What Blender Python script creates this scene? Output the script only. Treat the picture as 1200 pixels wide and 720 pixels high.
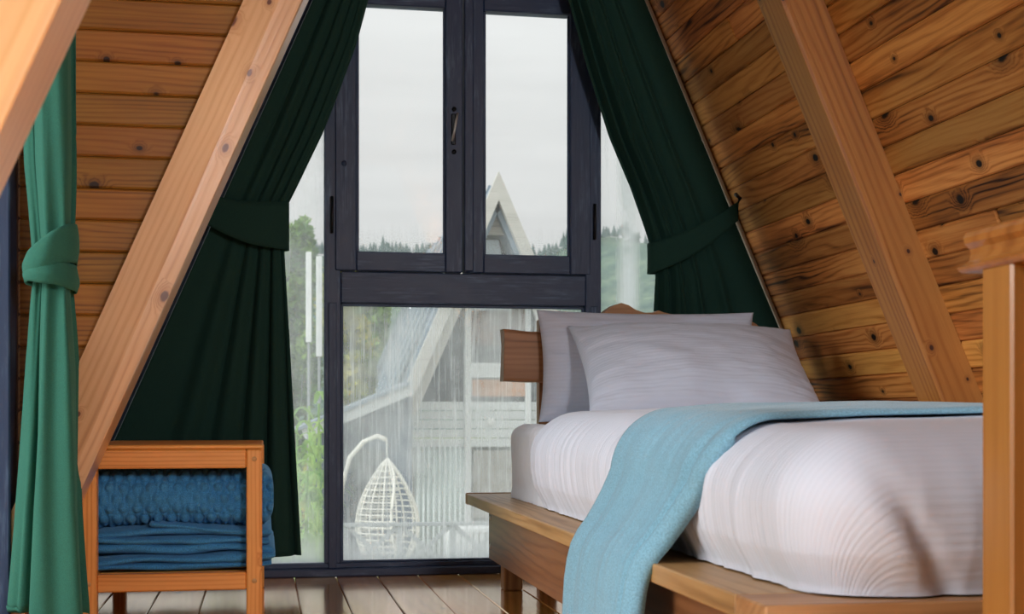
import bpy, bmesh, math, random
from mathutils import Vector, Matrix, noise

random.seed(11)
scene = bpy.context.scene
COL = scene.collection
for o in list(bpy.data.objects):
    bpy.data.objects.remove(o)

# ------------------------------------------------------------------ camera
# X right, Y towards the gable window, Z up; loft floor is z = 0
cam_d = bpy.data.cameras.new('camera')
cam = bpy.data.objects.new('camera', cam_d)
COL.objects.link(cam)
FPX = 1600.0
cam_d.sensor_fit = 'HORIZONTAL'
cam_d.sensor_width = 36.0
cam_d.lens = 36.0 * FPX / 1200.0
cam_d.shift_x = 0.0
cam_d.shift_y = (490.0 - 360.0) / 1200.0
cam_d.clip_start = 0.02
cam_d.clip_end = 3000
cam.location = (0, 0, 0.45)
cam.rotation_euler = (math.radians(90), 0, -math.atan(290.0 / FPX))
cam_d.dof.use_dof = True
cam_d.dof.focus_distance = 3.1
cam_d.dof.aperture_fstop = 10.0
scene.camera = cam

# ------------------------------------------------------------------ sky, exposure
vs = scene.view_settings
vs.view_transform = 'Standard'
vs.look = 'None'
vs.exposure = 0.0
vs.gamma = 1.0
vs.use_curve_mapping = False
SKY = 0.90
FILL_RADIANCE = 115.0      # radiance of the added fill lamp (built further down)
# veiled sun behind thin cloud, low on the dormer side
sun_d = bpy.data.lights.new('veiled_sun', 'SUN')
sun_d.energy = 2.7
sun_d.angle = math.radians(32)
sun_d.color = (0.97, 0.98, 1.0)
sun = bpy.data.objects.new('veiled_sun', sun_d)
COL.objects.link(sun)
sun.rotation_euler = Vector((0.87, 0.37, -0.34)).to_track_quat('-Z', 'Y').to_euler()
world = bpy.data.worlds.new('overcast_sky')
scene.world = world
world.use_nodes = True


class G:
    """small node-tree writer"""
    def __init__(self, tree):
        self.t = tree
        tree.nodes.clear()

    def n(self, typ, ins=None, out=0, **props):
        nd = self.t.nodes.new('ShaderNode' + typ)
        for k, v in props.items():
            setattr(nd, k, v)
        for k, v in (ins or {}).items():
            s = nd.inputs[k]
            if isinstance(v, bpy.types.NodeSocket):
                self.t.links.new(v, s)
            else:
                if s.type == 'RGBA' and len(v) == 3:
                    v = (*v, 1)
                s.default_value = v
        self.last = nd
        return nd.outputs[out]

    def m(self, op, a, b=0.0, c=None, clamp=False):
        d = {0: a, 1: b}
        if c is not None:
            d[2] = c
        return self.n('Math', d, operation=op, use_clamp=clamp)

    def mr(self, v, a, b, c=0.0, d=1.0, smooth=True):
        return self.n('MapRange', {'Value': v, 'From Min': a, 'From Max': b, 'To Min': c, 'To Max': d},
                      interpolation_type='SMOOTHSTEP' if smooth else 'LINEAR')

    def comb(self, x, y, z):
        return self.n('CombineXYZ', {0: x, 1: y, 2: z})

    def mix(self, f, a, b, blend='MIX'):
        nd = self.t.nodes.new('ShaderNodeMix')
        nd.data_type = 'RGBA'
        nd.blend_type = blend
        for i, v in ((0, f), (6, a), (7, b)):
            s = nd.inputs[i]
            if isinstance(v, bpy.types.NodeSocket):
                self.t.links.new(v, s)
            else:
                s.default_value = v if i == 0 else (*v, 1)[:4]
        return nd.outputs[2]

    def noise(self, vec, scale=1.0, detail=3.0, rough=0.55, dist=0.0):
        return self.n('TexNoise', {'Vector': vec, 'Scale': scale, 'Detail': detail, 'Roughness': rough, 'Distortion': dist})

    def vmul(self, v, s):
        return self.n('VectorMath', {0: v, 1: s}, operation='MULTIPLY')

    def out(self, sh):
        nd = self.t.nodes.new('ShaderNodeOutputMaterial')
        self.t.links.new(sh, nd.inputs['Surface'])


def lin(r, g, b):
    f = lambda c: c / 255 / 12.92 if c <= 10.3 else ((c / 255 + 0.055) / 1.055) ** 2.4
    return (f(r), f(g), f(b))


# overcast sky: standard overcast luminance law (1 + 2 sin(elevation)) / 3 with thin cloud streaks
g = G(world.node_tree)
dirv = g.n('TexCoord', out=0)
sep = g.n('SeparateXYZ', {0: dirv}); seps = g.last
zz = g.m('MAXIMUM', seps.outputs[2], 0.0)
cl = g.noise(g.vmul(dirv, (3.0, 3.0, 26.0)), 1.5, 5, 0.6)
cl2 = g.noise(g.vmul(dirv, (2.0, 2.0, 9.0)), 1.0, 3, 0.5)
cv = g.m('ADD', g.m('MULTIPLY', g.m('SUBTRACT', cl, 0.5), 0.26), g.m('ADD', 0.12, g.m('MULTIPLY', g.m('SUBTRACT', cl2, 0.5), 0.16)))
lum = g.m('MULTIPLY', g.m('ADD', 0.66, g.m('MULTIPLY', zz, 1.3)), g.m('ADD', 0.88, cv))
colr = g.n('CombineColor', {0: g.m('MULTIPLY', lum, 1.0), 1: g.m('MULTIPLY', lum, 0.995), 2: g.m('MULTIPLY', lum, 1.0)})
bg = g.n('Background', {'Color': colr, 'Strength': SKY})
wo = world.node_tree.nodes.new('ShaderNodeOutputWorld')
world.node_tree.links.new(bg, wo.inputs['Surface'])

# ------------------------------------------------------------------ materials
MAT = {}


def new_mat(name):
    m = bpy.data.materials.new(name)
    m.use_nodes = True
    MAT[name] = m
    return G(m.node_tree)


def wood(name, light, mid, dark, knot=(60, 34, 18), rings=70.0, warp=2.2, knots=0.5, cell=0.16, kr=(0.004, 0.012),
         rough=0.4, coat=0.0, vary=0.25, bump=0.15, streak=0.35, fib=0.22, coat_rough=0.12, spec=0.5, ior=1.5, metal=0.0):
    g = new_mat(name)
    tc = g.n('TexCoord', out=3)
    rnd = g.n('ObjectInfo', out=5)
    offv = g.comb(g.m('MULTIPLY', rnd, 31.7), g.m('MULTIPLY', rnd, 17.3), g.m('MULTIPLY', rnd, 7.9))
    p = g.n('VectorMath', {0: tc, 1: offv}, operation='ADD')
    g.n('SeparateXYZ', {0: p}); s = g.last
    x = s.outputs[0]
    yz = g.m('ADD', s.outputs[1], s.outputs[2])
    # knots
    g.n('TexVoronoi', {'Vector': g.comb(g.m('MULTIPLY', x, 0.72), yz, 0.0), 'Scale': 1.0 / cell, 'Randomness': 1.0}, voronoi_dimensions='2D', feature='F1')
    v = g.last
    g.n('SeparateColor', {0: v.outputs['Color']}); sc = g.last
    wob = g.noise(g.vmul(p, (60, 60, 60)), 1.0, 2)
    kd = g.m('MULTIPLY', g.m('MULTIPLY', v.outputs['Distance'], cell), g.m('ADD', 0.75, g.m('MULTIPLY', wob, 0.5)))
    ex = g.m('LESS_THAN', sc.outputs[0], knots)
    rad = g.m('ADD', kr[0], g.m('MULTIPLY', g.m('MULTIPLY', sc.outputs[1], sc.outputs[1]), kr[1] - kr[0]))
    kn = g.m('DIVIDE', kd, rad)
    core = g.m('MULTIPLY', g.mr(kn, 1.15, 0.7), ex)
    halo0 = g.mr(kn, 4.5, 0.6)
    halo = g.m('MULTIPLY', g.m('MULTIPLY', halo0, halo0), ex)
    # grain
    w1 = g.noise(g.vmul(p, (1.3, 9.0, 9.0)), 1.0, 3, 0.5)
    ring = g.m('ADD', g.m('ADD', g.m('MULTIPLY', yz, rings), g.m('MULTIPLY', w1, warp * 2)), g.m('MULTIPLY', halo, 3.2))
    band = g.m('ADD', 0.5, g.m('MULTIPLY', g.m('SINE', g.m('MULTIPLY', ring, 6.2832)), 0.5))
    band = g.m('POWER', band, 2.2)
    amp = g.mr(g.noise(g.vmul(p, (0.9, 14, 14)), 1.0, 2), 0.3, 0.7, 0.15, 1.0)
    band = g.m('MULTIPLY', band, amp)
    fb = g.noise(g.vmul(p, (7, 260, 260)), 1.0, 2, 0.6)
    big = g.noise(g.vmul(p, (1.1, 11, 11)), 1.0, 4, 0.6)
    t = g.m('ADD', g.m('MULTIPLY', band, 0.5), g.m('ADD', g.m('MULTIPLY', g.m('SUBTRACT', fb, 0.5), fib * 2), g.m('MULTIPLY', g.mr(big, 0.35, 0.72), streak)))
    ramp = g.t.nodes.new('ShaderNodeValToRGB')
    cr = ramp.color_ramp
    cr.elements[0].position = 0.0; cr.elements[0].color = (*lin(*light), 1)
    cr.elements[1].position = 1.0; cr.elements[1].color = (*lin(*dark), 1)
    e = cr.elements.new(0.42); e.color = (*lin(*mid), 1)
    g.t.links.new(t, ramp.inputs[0])
    col = ramp.outputs[0]
    val = g.m('ADD', 1.0 - vary, g.m('MULTIPLY', g.m('FRACT', g.m('MULTIPLY', rnd, 57.31)), vary * 1.6))
    col = g.n('HueSaturation', {'Hue': g.m('ADD', 0.494, g.m('MULTIPLY', g.m('FRACT', g.m('MULTIPLY', rnd, 91.7)), 0.012)), 'Saturation': 1.0, 'Value': val, 'Color': col})
    col = g.mix(g.m('MULTIPLY', halo, 0.55), col, lin(*dark))
    col = g.mix(core, col, lin(*knot))
    ht = g.m('ADD', g.m('MULTIPLY', band, 0.5), g.m('MULTIPLY', fb, 0.6))
    nrm = g.n('Bump', {'Strength': bump, 'Distance': 0.002, 'Height': ht})
    rr = g.m('ADD', rough - 0.06, g.m('MULTIPLY', big, 0.14))
    b = g.n('BsdfPrincipled', {'Base Color': col, 'Roughness': rr, 'Normal': nrm, 'Coat Weight': coat, 'Coat Roughness': coat_rough, 'Metallic': metal, 'Specular IOR Level': spec, 'IOR': ior})
    g.out(b)


wood('pine_cheek', (172, 114, 42), (148, 90, 26), (70, 36, 8), knot=(44, 22, 12), rings=88, warp=2.8, knots=0.55, kr=(0.005, 0.013), rough=0.5, vary=0.14, streak=0.34, fib=0.3)
wood('pine_roof', (220, 152, 80), (192, 120, 56), (58, 26, 9), knot=(20, 15, 13), rings=58, warp=3.4, knots=0.72, kr=(0.004, 0.016), rough=0.62, spec=0.25, vary=0.34, streak=0.75, fib=0.3)
wood('pine_rafter', (232, 184, 132), (220, 166, 112), (180, 118, 70), knot=(110, 62, 44), rings=60, warp=1.6, knots=0.55, cell=0.11, kr=(0.004, 0.012), rough=0.34, coat=0.5, coat_rough=0.28, vary=0.04, streak=0.25, fib=0.22)
wood('pine_rafter_dark', (184, 120, 58), (164, 98, 42), (122, 66, 26), knot=(60, 24, 12), rings=50, warp=1.6, knots=0.5, cell=0.12, kr=(0.003, 0.007), rough=0.45, coat=0.12, vary=0.05, streak=0.25)
wood('floor_wood', (252, 184, 96), (242, 160, 68), (176, 100, 36), rings=40, warp=2.0, knots=0.12, rough=0.13, coat=0.35, coat_rough=0.07, vary=0.18, streak=0.4, bump=0.08, metal=0.62)
wood('bed_wood', (186, 140, 92), (166, 120, 74), (122, 82, 48), rings=45, warp=2.2, knots=0.05, cell=0.3, rough=0.45, vary=0.10, streak=0.5)
wood('apron_wood', (138, 92, 52), (120, 76, 40), (86, 52, 26), rings=45, warp=2.4, knots=0.05, cell=0.3, rough=0.45, vary=0.06, streak=0.5)
wood('bench_wood', (242, 166, 86), (226, 142, 62), (172, 96, 42), knot=(96, 44, 22), rings=110, warp=1.2, knots=0.22, cell=0.2, kr=(0.004, 0.010), rough=0.45, coat=0.06, vary=0.06, streak=0.2)
wood('headboard_wood', (170, 120, 78), (148, 100, 62), (98, 62, 36), rings=50, warp=2.2, knots=0.2, rough=0.5, vary=0.06, streak=0.4)
wood('newel_wood', (172, 116, 54), (156, 98, 40), (118, 68, 26), knot=(90, 60, 50), rings=30, warp=1.4, knots=0.2, rough=0.3, coat=0.4, vary=0.04, streak=0.3, bump=0.03)
wood('redwood', (122, 58, 30), (98, 42, 20), (60, 24, 12), rings=70, warp=1.0, knots=0.0, rough=0.5, vary=0.05)
wood('barge_wood', (196, 194, 188), (182, 180, 174), (146, 142, 136), rings=40, warp=1.0, knots=0.05, rough=0.6, vary=0.05)
wood('grey_siding', (176, 172, 164), (158, 152, 144), (112, 106, 98), rings=40, warp=1.0, knots=0.1, rough=0.7, vary=0.15)
wood('white_siding', (222, 226, 226), (212, 216, 216), (184, 188, 188), rings=30, warp=1.0, knots=0.0, rough=0.6, vary=0.08)


def plain(name, rgb, rough=0.6, metal=0.0, spec=0.5, var=0.0, scale=8.0, bump=0.0, coat=0.0):
    g = new_mat(name)
    col = lin(*rgb)
    ins = {'Base Color': col, 'Roughness': rough, 'Metallic': metal, 'Specular IOR Level': spec, 'Coat Weight': coat}
    if var or bump:
        tc = g.n('TexCoord', out=3)
        nz = g.noise(tc, scale, 4)
        if var:
            ins['Base Color'] = g.mix(g.mr(nz, 0.3, 0.7), tuple(c * (1 - var) for c in col), tuple(min(1, c * (1 + var)) for c in col))
        if bump:
            ins['Normal'] = g.n('Bump', {'Strength': bump, 'Distance': 0.003, 'Height': nz})
    b = g.n('BsdfPrincipled', ins)
    g.out(b)


plain('black_paint', (46, 54, 66), 0.48, var=0.0)
plain('black_metal', (26, 28, 32), 0.4, metal=0.6)
plain('trim_cream', (226, 206, 190), 0.5)
plain('white_paint', (225, 228, 228), 0.5)
plain('backing', (74, 42, 22), 0.8)
plain('bounce_gravel', (196, 194, 190), 0.9, var=0.12)
plain('concrete', (150, 150, 146), 0.8, var=0.2)
plain('metal_roof', (132, 146, 158), 0.45, var=0.12, scale=2.0)
plain('shed_wall', (66, 84, 104), 0.6, var=0.2, scale=1.5)
plain('shed_fascia', (190, 194, 194), 0.5)
plain('brown_roof', (88, 62, 54), 0.7, var=0.3, scale=3)
plain('orange_board', (196, 140, 100), 0.6, var=0.15)
plain('dark_glass', (52, 62, 70), 0.06, spec=0.8)
plain('reflection_tone', (196, 210, 220), 0.3)
plain('wicker', (226, 224, 214), 0.6)
plain('rail_grey', (150, 156, 158), 0.55)
plain('peg', (214, 160, 104), 0.5)
plain('cover_metal', (180, 180, 176), 0.35, metal=0.5)
plain('bark', (92, 74, 56), 0.9, var=0.3)
plain('white_outlet', (236, 236, 232), 0.4)

# black window paint: brush marks, worn lighter patches
g = new_mat('window_paint')
tc = g.n('TexCoord', out=3)
rn = g.n('ObjectInfo', out=5)
pp = g.n('VectorMath', {0: tc, 1: g.comb(g.m('MULTIPLY', rn, 9), g.m('MULTIPLY', rn, 5), rn)}, operation='ADD')
st = g.noise(g.vmul(pp, (9, 150, 150)), 1.0, 4, 0.6)
wr = g.noise(g.vmul(pp, (6, 22, 22)), 1.0, 4, 0.65)
f = g.m('MULTIPLY', g.mr(st, 0.38, 0.68), g.mr(wr, 0.42, 0.72))
c = g.mix(f, lin(40, 56, 88), lin(96, 118, 146))
nb = g.n('Bump', {'Strength': 0.35, 'Distance': 0.002, 'Height': st})
g.out(g.n('BsdfPrincipled', {'Base Color': c, 'Roughness': g.m('ADD', 0.38, g.m('MULTIPLY', wr, 0.25)), 'Normal': nb}))


def fabric(name, rgb, weave=900.0, bump=0.2, sheen=0.3, rough=0.9, var=0.08, wrinkle=0.0, transl=0.0, sheen_tint=(1, 1, 1)):
    g = new_mat(name)
    tc = g.n('TexCoord', out=3)
    col = lin(*rgb)
    fine = g.noise(tc, weave, 2, 0.7)
    bigv = g.noise(tc, 7.0, 4, 0.6)
    c = g.mix(g.mr(fine, 0.3, 0.7), tuple(x * (1 - var * 2) for x in col), tuple(min(1, x * (1 + var * 2)) for x in col))
    c = g.mix(g.m('MULTIPLY', g.mr(bigv, 0.35, 0.7), 0.25), c, tuple(x * (1 - var) for x in col))
    h = fine
    if wrinkle:
        h = g.m('ADD', g.m('MULTIPLY', fine, 0.3), g.m('MULTIPLY', g.noise(tc, 28.0, 4, 0.6), wrinkle))
    nb = g.n('Bump', {'Strength': bump, 'Distance': 0.002, 'Height': h})
    b = g.n('BsdfPrincipled', {'Base Color': c, 'Roughness': rough, 'Sheen Weight': sheen, 'Sheen Roughness': 0.45, 'Sheen Tint': (*sheen_tint, 1), 'Normal': nb, 'Specular IOR Level': 0.2})
    if transl:
        tr = g.n('BsdfTranslucent', {'Color': (*col, 1)})
        b = g.n('MixShader', {0: transl, 1: b, 2: tr})
    g.out(b)


fabric('curtain_green_shaded', (32, 62, 54), 700, 0.25, 0.22, var=0.10, transl=0.02, sheen_tint=lin(80, 130, 112))  # window curtains: same cloth, colour darkened for the shade they hang in
fabric('curtain_green_lit', (52, 108, 92), 700, 0.25, 0.35, var=0.10, transl=0.02, sheen_tint=lin(100, 160, 140))  # dormer curtain: same cloth, colour lightened for the light on it
fabric('throw_teal', (124, 170, 192), 330, 0.6, 0.25, var=0.10, wrinkle=0.25)
fabric('blanket_blue', (68, 138, 190), 420, 0.5, 0.5, var=0.16, wrinkle=0.6, sheen_tint=lin(130, 180, 215))
fabric('sheer_white', (232, 240, 238), 300, 0.1, 0.0, var=0.02)

# striped satin bed linen: woven stripe follows the UV written on the cloth
def linen(name, rgb, period, amt):
    g = new_mat(name)
    g.n('UVMap'); uv = g.last.outputs[0]
    g.n('SeparateXYZ', {0: uv}); s = g.last
    tc = g.n('TexCoord', out=3)
    warp = g.noise(tc, 5.0, 3, 0.5)
    q = g.m('ADD', s.outputs[1], g.m('MULTIPLY', warp, 0.010))
    st = g.m('SINE', g.m('MULTIPLY', q, 6.2832 / period))
    st = g.m('ADD', 0.5, g.m('MULTIPLY', g.m('MULTIPLY', st, 1.6), 0.5), clamp=True)
    brk = g.noise(g.vmul(uv, (9.0, 70.0, 1.0)), 1.0, 3)
    wr = g.noise(g.vmul(uv, (5.0, 34.0, 1.0)), 1.0, 4, 0.6)
    fine = g.noise(tc, 900, 1)
    col = lin(*rgb)
    c = g.mix(g.m('MULTIPLY', st, 0.5), col, tuple(x * (1 - amt) for x in col))
    h = g.m('ADD', g.m('ADD', g.m('MULTIPLY', g.m('MULTIPLY', st, g.mr(brk, 0.3, 0.6)), 0.11), g.m('MULTIPLY', wr, 0.34)), g.m('MULTIPLY', fine, 0.06))
    nb = g.n('Bump', {'Strength': 0.55, 'Distance': 0.005, 'Height': h})
    b = g.n('BsdfPrincipled', {'Base Color': c, 'Roughness': 0.75, 'Sheen Weight': 0.15, 'Normal': nb, 'Specular IOR Level': 0.3})
    g.out(b)


linen('linen_duvet', (216, 220, 234), 0.011, 0.05)
linen('linen_pillow', (202, 208, 224), 0.010, 0.06)
linen('linen_sheet', (236, 238, 247), 0.5, 0.0)


# window glass with condensation; mode says where the film sits
def glass(name, mode):
    g = new_mat(name)
    tc = g.n('TexCoord', out=3)          # object space: x across, y up from the sill, z through the pane
    g.n('SeparateXYZ', {0: tc}); s = g.last
    x, y = s.outputs[0], s.outputs[1]
    run = g.noise(g.comb(g.m('MULTIPLY', x, 62.0), g.m('MULTIPLY', y, 2.6), 0.0), 1.0, 4, 0.65)
    run2 = g.noise(g.comb(g.m('MULTIPLY', x, 170.0), g.m('MULTIPLY', y, 5.0), 3.0), 1.0, 3, 0.6)
    blotch = g.noise(g.comb(g.m('MULTIPLY', x, 5.0), g.m('MULTIPLY', y, 4.0), 1.0), 1.0, 4, 0.6)
    drop = g.noise(g.comb(x, y, 0.5), 330.0, 1, 0.5)
    if mode == 'lower':
        base = g.m('ADD', 0.12, g.m('MULTIPLY', g.mr(blotch, 0.3, 0.68), 0.24))
        base = g.m('ADD', base, g.m('MULTIPLY', g.mr(run, 0.48, 0.75), 0.34))
        base = g.m('ADD', base, g.m('MULTIPLY', g.mr(run2, 0.52, 0.8), 0.22))
        base = g.m('ADD', base, g.m('MULTIPLY', g.mr(drop, 0.55, 0.75), 0.10))
        low = g.mr(g.m('ADD', y, g.m('MULTIPLY', run, 0.12)), 0.16, 0.02)
        base = g.m('ADD', base, g.m('MULTIPLY', low, 0.45))
    elif mode == 'upper':
        low = g.mr(g.m('ADD', y, g.m('MULTIPLY', run, 0.10)), 0.14, 0.03)
        base = g.m('ADD', 0.05, g.m('MULTIPLY', low, g.m('ADD', 0.10, g.m('MULTIPLY', g.mr(drop, 0.5, 0.7), 0.35))))
    elif mode == 'side':
        low = g.mr(g.m('ADD', y, g.m('MULTIPLY', run, 0.10)), 0.16, 0.03)
        base = g.m('ADD', 0.10, g.m('MULTIPLY', g.mr(blotch, 0.35, 0.7), 0.16))
        base = g.m('ADD', base, g.m('MULTIPLY', low, 0.35))
        base = g.m('ADD', base, g.m('MULTIPLY', g.mr(run, 0.5, 0.8), 0.12))
    elif mode == 'smudge':  # one pale vertical streak across the film
        a = g.mr(g.m('ABSOLUTE', g.m('SUBTRACT', g.m('ADD', x, g.m('MULTIPLY', run, 0.03)), 0.105)), 0.045, 0.005)
        base = g.m('ADD', 0.16, g.m('MULTIPLY', g.m('MULTIPLY', a, g.mr(blotch, 0.2, 0.6)), 0.6))
        base = g.m('ADD', base, g.m('MULTIPLY', g.mr(run, 0.5, 0.8), 0.16))
    else:
        base = g.m('ADD', 0.02, 0.0)
    base = g.m('MINIMUM', base, 0.85)
    clear = g.n('BsdfTransparent', {'Color': (0.97, 0.985, 0.98, 1)})
    gl = g.n('BsdfGlossy', {'Color': (1, 1, 1, 1), 'Roughness': 0.02})
    lw = g.n('LayerWeight', {'Blend': 0.25}, out=0)
    pane = g.n('MixShader', {0: g.m('MULTIPLY', lw, 0.5), 1: clear, 2: gl})
    film = g.n('BsdfTranslucent', {'Color': (0.92, 0.965, 1.0, 1)})
    film2 = g.n('BsdfDiffuse', {'Color': (0.85, 0.88, 0.9, 1)})
    fm = g.n('MixShader', {0: 0.15, 1: film, 2: film2})
    g.out(g.n('MixShader', {0: base, 1: pane, 2: fm}))


for md in ('lower', 'upper', 'side', 'smudge', 'clear'):
    glass('glass_' + md, md)


def leafmat(name, a, b):
    g = new_mat(name)
    tc = g.n('TexCoord', out=3)
    nz = g.noise(tc, 2.6, 4, 0.7)
    c = g.mix(g.mr(nz, 0.35, 0.65), lin(*a), lin(*b))
    d = g.n('BsdfDiffuse', {'Color': c})
    t = g.n('BsdfTranslucent', {'Color': c})
    g.out(g.n('MixShader', {0: 0.35, 1: d, 2: t}))


leafmat('leaf_olive', (104, 132, 48), (202, 194, 84))
leafmat('leaf_green', (70, 116, 52), (152, 184, 92))
leafmat('leaf_lime', (96, 152, 60), (176, 206, 110))
leafmat('needle', (88, 112, 110), (120, 140, 136))  # paled to put a little distance haze into the colour

g = new_mat('forest_hill')
tc = g.n('TexCoord', out=3)
n1 = g.noise(tc, 0.05, 6, 0.75)
n2 = g.noise(tc, 0.35, 4, 0.75)
c = g.mix(g.mr(n1, 0.35, 0.65), lin(72, 100, 92), lin(122, 142, 118))
c = g.mix(g.m('MULTIPLY', g.mr(n2, 0.42, 0.6), 0.7), c, lin(54, 78, 78))
c = g.mix(g.mr(g.noise(tc, 0.022, 2), 0.66, 0.72), c, lin(198, 170, 140))
g.out(g.n('BsdfDiffuse', {'Color': c}))
g = new_mat('grass_ground')
tc = g.n('TexCoord', out=3)
c = g.mix(g.noise(tc, 0.8, 5), lin(86, 112, 60), lin(150, 160, 104))
g.out(g.n('BsdfDiffuse', {'Color': c}))

# ------------------------------------------------------------------ object helpers
WM = {}      # world matrices of things we made


def tag(o, label=None, cat=None, group=None, kind=None):
    if label: o['label'] = label
    if cat: o['category'] = cat
    if group: o['group'] = group
    if kind: o['kind'] = kind
    return o


def link(o, mat4, parent):
    COL.objects.link(o)
    WM[o.name] = mat4
    if parent is not None:
        o.parent = parent
        o.matrix_basis = WM[parent.name].inverted() @ mat4
    else:
        o.matrix_basis = mat4
    return o


def empty(name, loc=(0, 0, 0), parent=None, **kw):
    o = bpy.data.objects.new(name, None)
    o.empty_display_size = 0.05
    link(o, Matrix.Translation(loc), parent)
    return tag(o, **kw)


def obj(name, me, mat, parent=None, mat4=None, **kw):
    o = bpy.data.objects.new(name, me)
    if mat and not me.materials:
        me.materials.append(MAT[mat])
    link(o, mat4 or Matrix.Identity(4), parent)
    return tag(o, **kw)


def smooth(me, on=True):
    me.polygons.foreach_set('use_smooth', [on] * len(me.polygons))


BOXES = {}


def box_mesh(lx, ly, lz, bev, mat, seg=1):
    key = (round(lx, 4), round(ly, 4), round(lz, 4), bev, mat, seg)
    if key in BOXES:
        return BOXES[key]
    bm = bmesh.new()
    bmesh.ops.create_cube(bm, size=1.0)
    bmesh.ops.scale(bm, vec=(lx, ly, lz), verts=bm.verts)
    if bev:
        bmesh.ops.bevel(bm, geom=list(bm.edges), offset=min(bev, 0.45 * min(lx, ly, lz)), segments=seg, affect='EDGES', profile=0.5)
    me = bpy.data.meshes.new('box')
    bm.to_mesh(me); bm.free()
    me.materials.append(MAT[mat])
    BOXES[key] = me
    return me


def box(name, lo, hi, mat, parent=None, bev=0.003, axis=0, seg=1, **kw):
    """axis-aligned box; axis = world axis the wood grain (local X) runs along"""
    lo, hi = Vector(lo), Vector(hi)
    c = (lo + hi) / 2
    d = hi - lo
    if axis == 0:
        M = Matrix.Identity(3); dims = (d.x, d.y, d.z)
    elif axis == 1:
        M = Matrix(((0, -1, 0), (1, 0, 0), (0, 0, 1))); dims = (d.y, d.x, d.z)
    else:
        M = Matrix(((0, 0, 1), (0, 1, 0), (-1, 0, 0))).transposed(); dims = (d.z, d.y, d.x)
        M = Matrix(((0, 0, -1), (0, 1, 0), (1, 0, 0)))
    return obj(name, box_mesh(*dims, bev, mat, seg), None, parent, Matrix.Translation(c) @ M.to_4x4(), **kw)


def beam(name, p0, p1, w, t, wdir, mat, parent=None, bev=0.003, seg=1, **kw):
    """box from p0 to p1; w is measured along wdir (made perpendicular), t along the third axis"""
    p0, p1 = Vector(p0), Vector(p1)
    ex = (p1 - p0); L = ex.length; ex.normalize()
    ey = Vector(wdir); ey = (ey - ex * ey.dot(ex)).normalized()
    ez = ex.cross(ey)
    M = Matrix((ex, ey, ez)).transposed().to_4x4()
    return obj(name, box_mesh(L, w, t, bev, mat, seg), None, parent, Matrix.Translation((p0 + p1) / 2) @ M, **kw)


def mesh(name, verts, faces, mat, parent=None, origin=(0, 0, 0), sm=True, uvs=None, **kw):
    og = Vector(origin)
    me = bpy.data.meshes.new(name)
    me.from_pydata([tuple(Vector(v) - og) for v in verts], [], faces)
    me.update()
    if sm: smooth(me)
    if uvs:
        ul = me.uv_layers.new(name='UVMap')
        for lp in me.loops:
            ul.data[lp.index].uv = uvs[lp.vertex_index]
    return obj(name, me, mat, parent, Matrix.Translation(og), **kw)


def grid_faces(nu, nv, wrap_u=False):
    f = []
    for j in range(nv - 1):
        for i in range(nu if wrap_u else nu - 1):
            a = j * nu + i; b = j * nu + (i + 1) % nu
            f.append((a, b, b + nu, a + nu))
    return f


def prism(name, poly, y0, y1, mat, parent=None, origin=None, **kw):
    """polygon in X-Z extruded along Y"""
    n = len(poly)
    v = [(x, y0, z) for x, z in poly] + [(x, y1, z) for x, z in poly]
    f = [tuple(range(n)), tuple(range(2 * n - 1, n - 1, -1))] + [(i, i + n, (i + 1) % n + n, (i + 1) % n) for i in range(n)]
    o = mesh(name, v, f, mat, parent, origin or (0, 0, 0), sm=False, **kw)
    bm = bmesh.new(); bm.from_mesh(o.data)
    bmesh.ops.recalc_face_normals(bm, faces=bm.faces)
    bm.to_mesh(o.data); bm.free()
    return o


def tube(name, pts, r, mat, parent=None, n=8, origin=(0, 0, 0), closed=False, **kw):
    pts = [Vector(p) for p in pts]
    rs = r if isinstance(r, (list, tuple)) else [r] * len(pts)
    verts = []
    N = len(pts)
    up = Vector((0.13, 0.31, 0.94))
    for i, p in enumerate(pts):
        a = pts[(i - 1) % N] if closed or i else p
        b = pts[(i + 1) % N] if closed or i < N - 1 else p
        t = (b - a).normalized()
        u = t.cross(up).normalized(); w = t.cross(u)
        for k in range(n):
            an = 2 * math.pi * k / n
            verts.append(p + (u * math.cos(an) + w * math.sin(an)) * rs[i])
    faces = []
    for i in range(N if closed else N - 1):
        for k in range(n):
            a = i * n + k; b = i * n + (k + 1) % n
            c2 = ((i + 1) % N) * n
            faces.append((a, c2 + k, c2 + (k + 1) % n, b))
    if not closed:
        faces.append(tuple(range(n)))
        faces.append(tuple(range((N - 1) * n + n - 1, (N - 1) * n - 1, -1)))
    return mesh(name, verts, faces, mat, parent, origin, **kw)


def merge_tubes(list_of):
    """list of (pts, r, n, closed) -> verts, faces"""
    V, F = [], []
    for pts, r, n, closed in list_of:
        o = len(V)
        pts = [Vector(p) for p in pts]; N = len(pts)
        for i, p in enumerate(pts):
            a = pts[(i - 1) % N] if closed or i else p
            b = pts[(i + 1) % N] if closed or i < N - 1 else p
            t = (b - a).normalized()
            u = t.cross(Vector((0.13, 0.31, 0.94))).normalized(); w = t.cross(u)
            for k in range(n):
                an = 2 * math.pi * k / n
                V.append(p + (u * math.cos(an) + w * math.sin(an)) * r)
        for i in range(N if closed else N - 1):
            for k in range(n):
                F.append((o + i * n + k, o + ((i + 1) % N) * n + k, o + ((i + 1) % N) * n + (k + 1) % n, o + i * n + (k + 1) % n))
    return V, F


def interp(tab, z):
    """tab: list of (z, value) with z falling or rising"""
    t = sorted(tab)
    if z <= t[0][0]: return t[0][1]
    for (a, va), (b, vb) in zip(t, t[1:]):
        if z <= b:
            k = (z - a) / (b - a)
            return va + (vb - va) * k
    return t[-1][1]


def nz(x, y, z=0.0):
    return noise.noise(Vector((x, y, z)))


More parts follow.
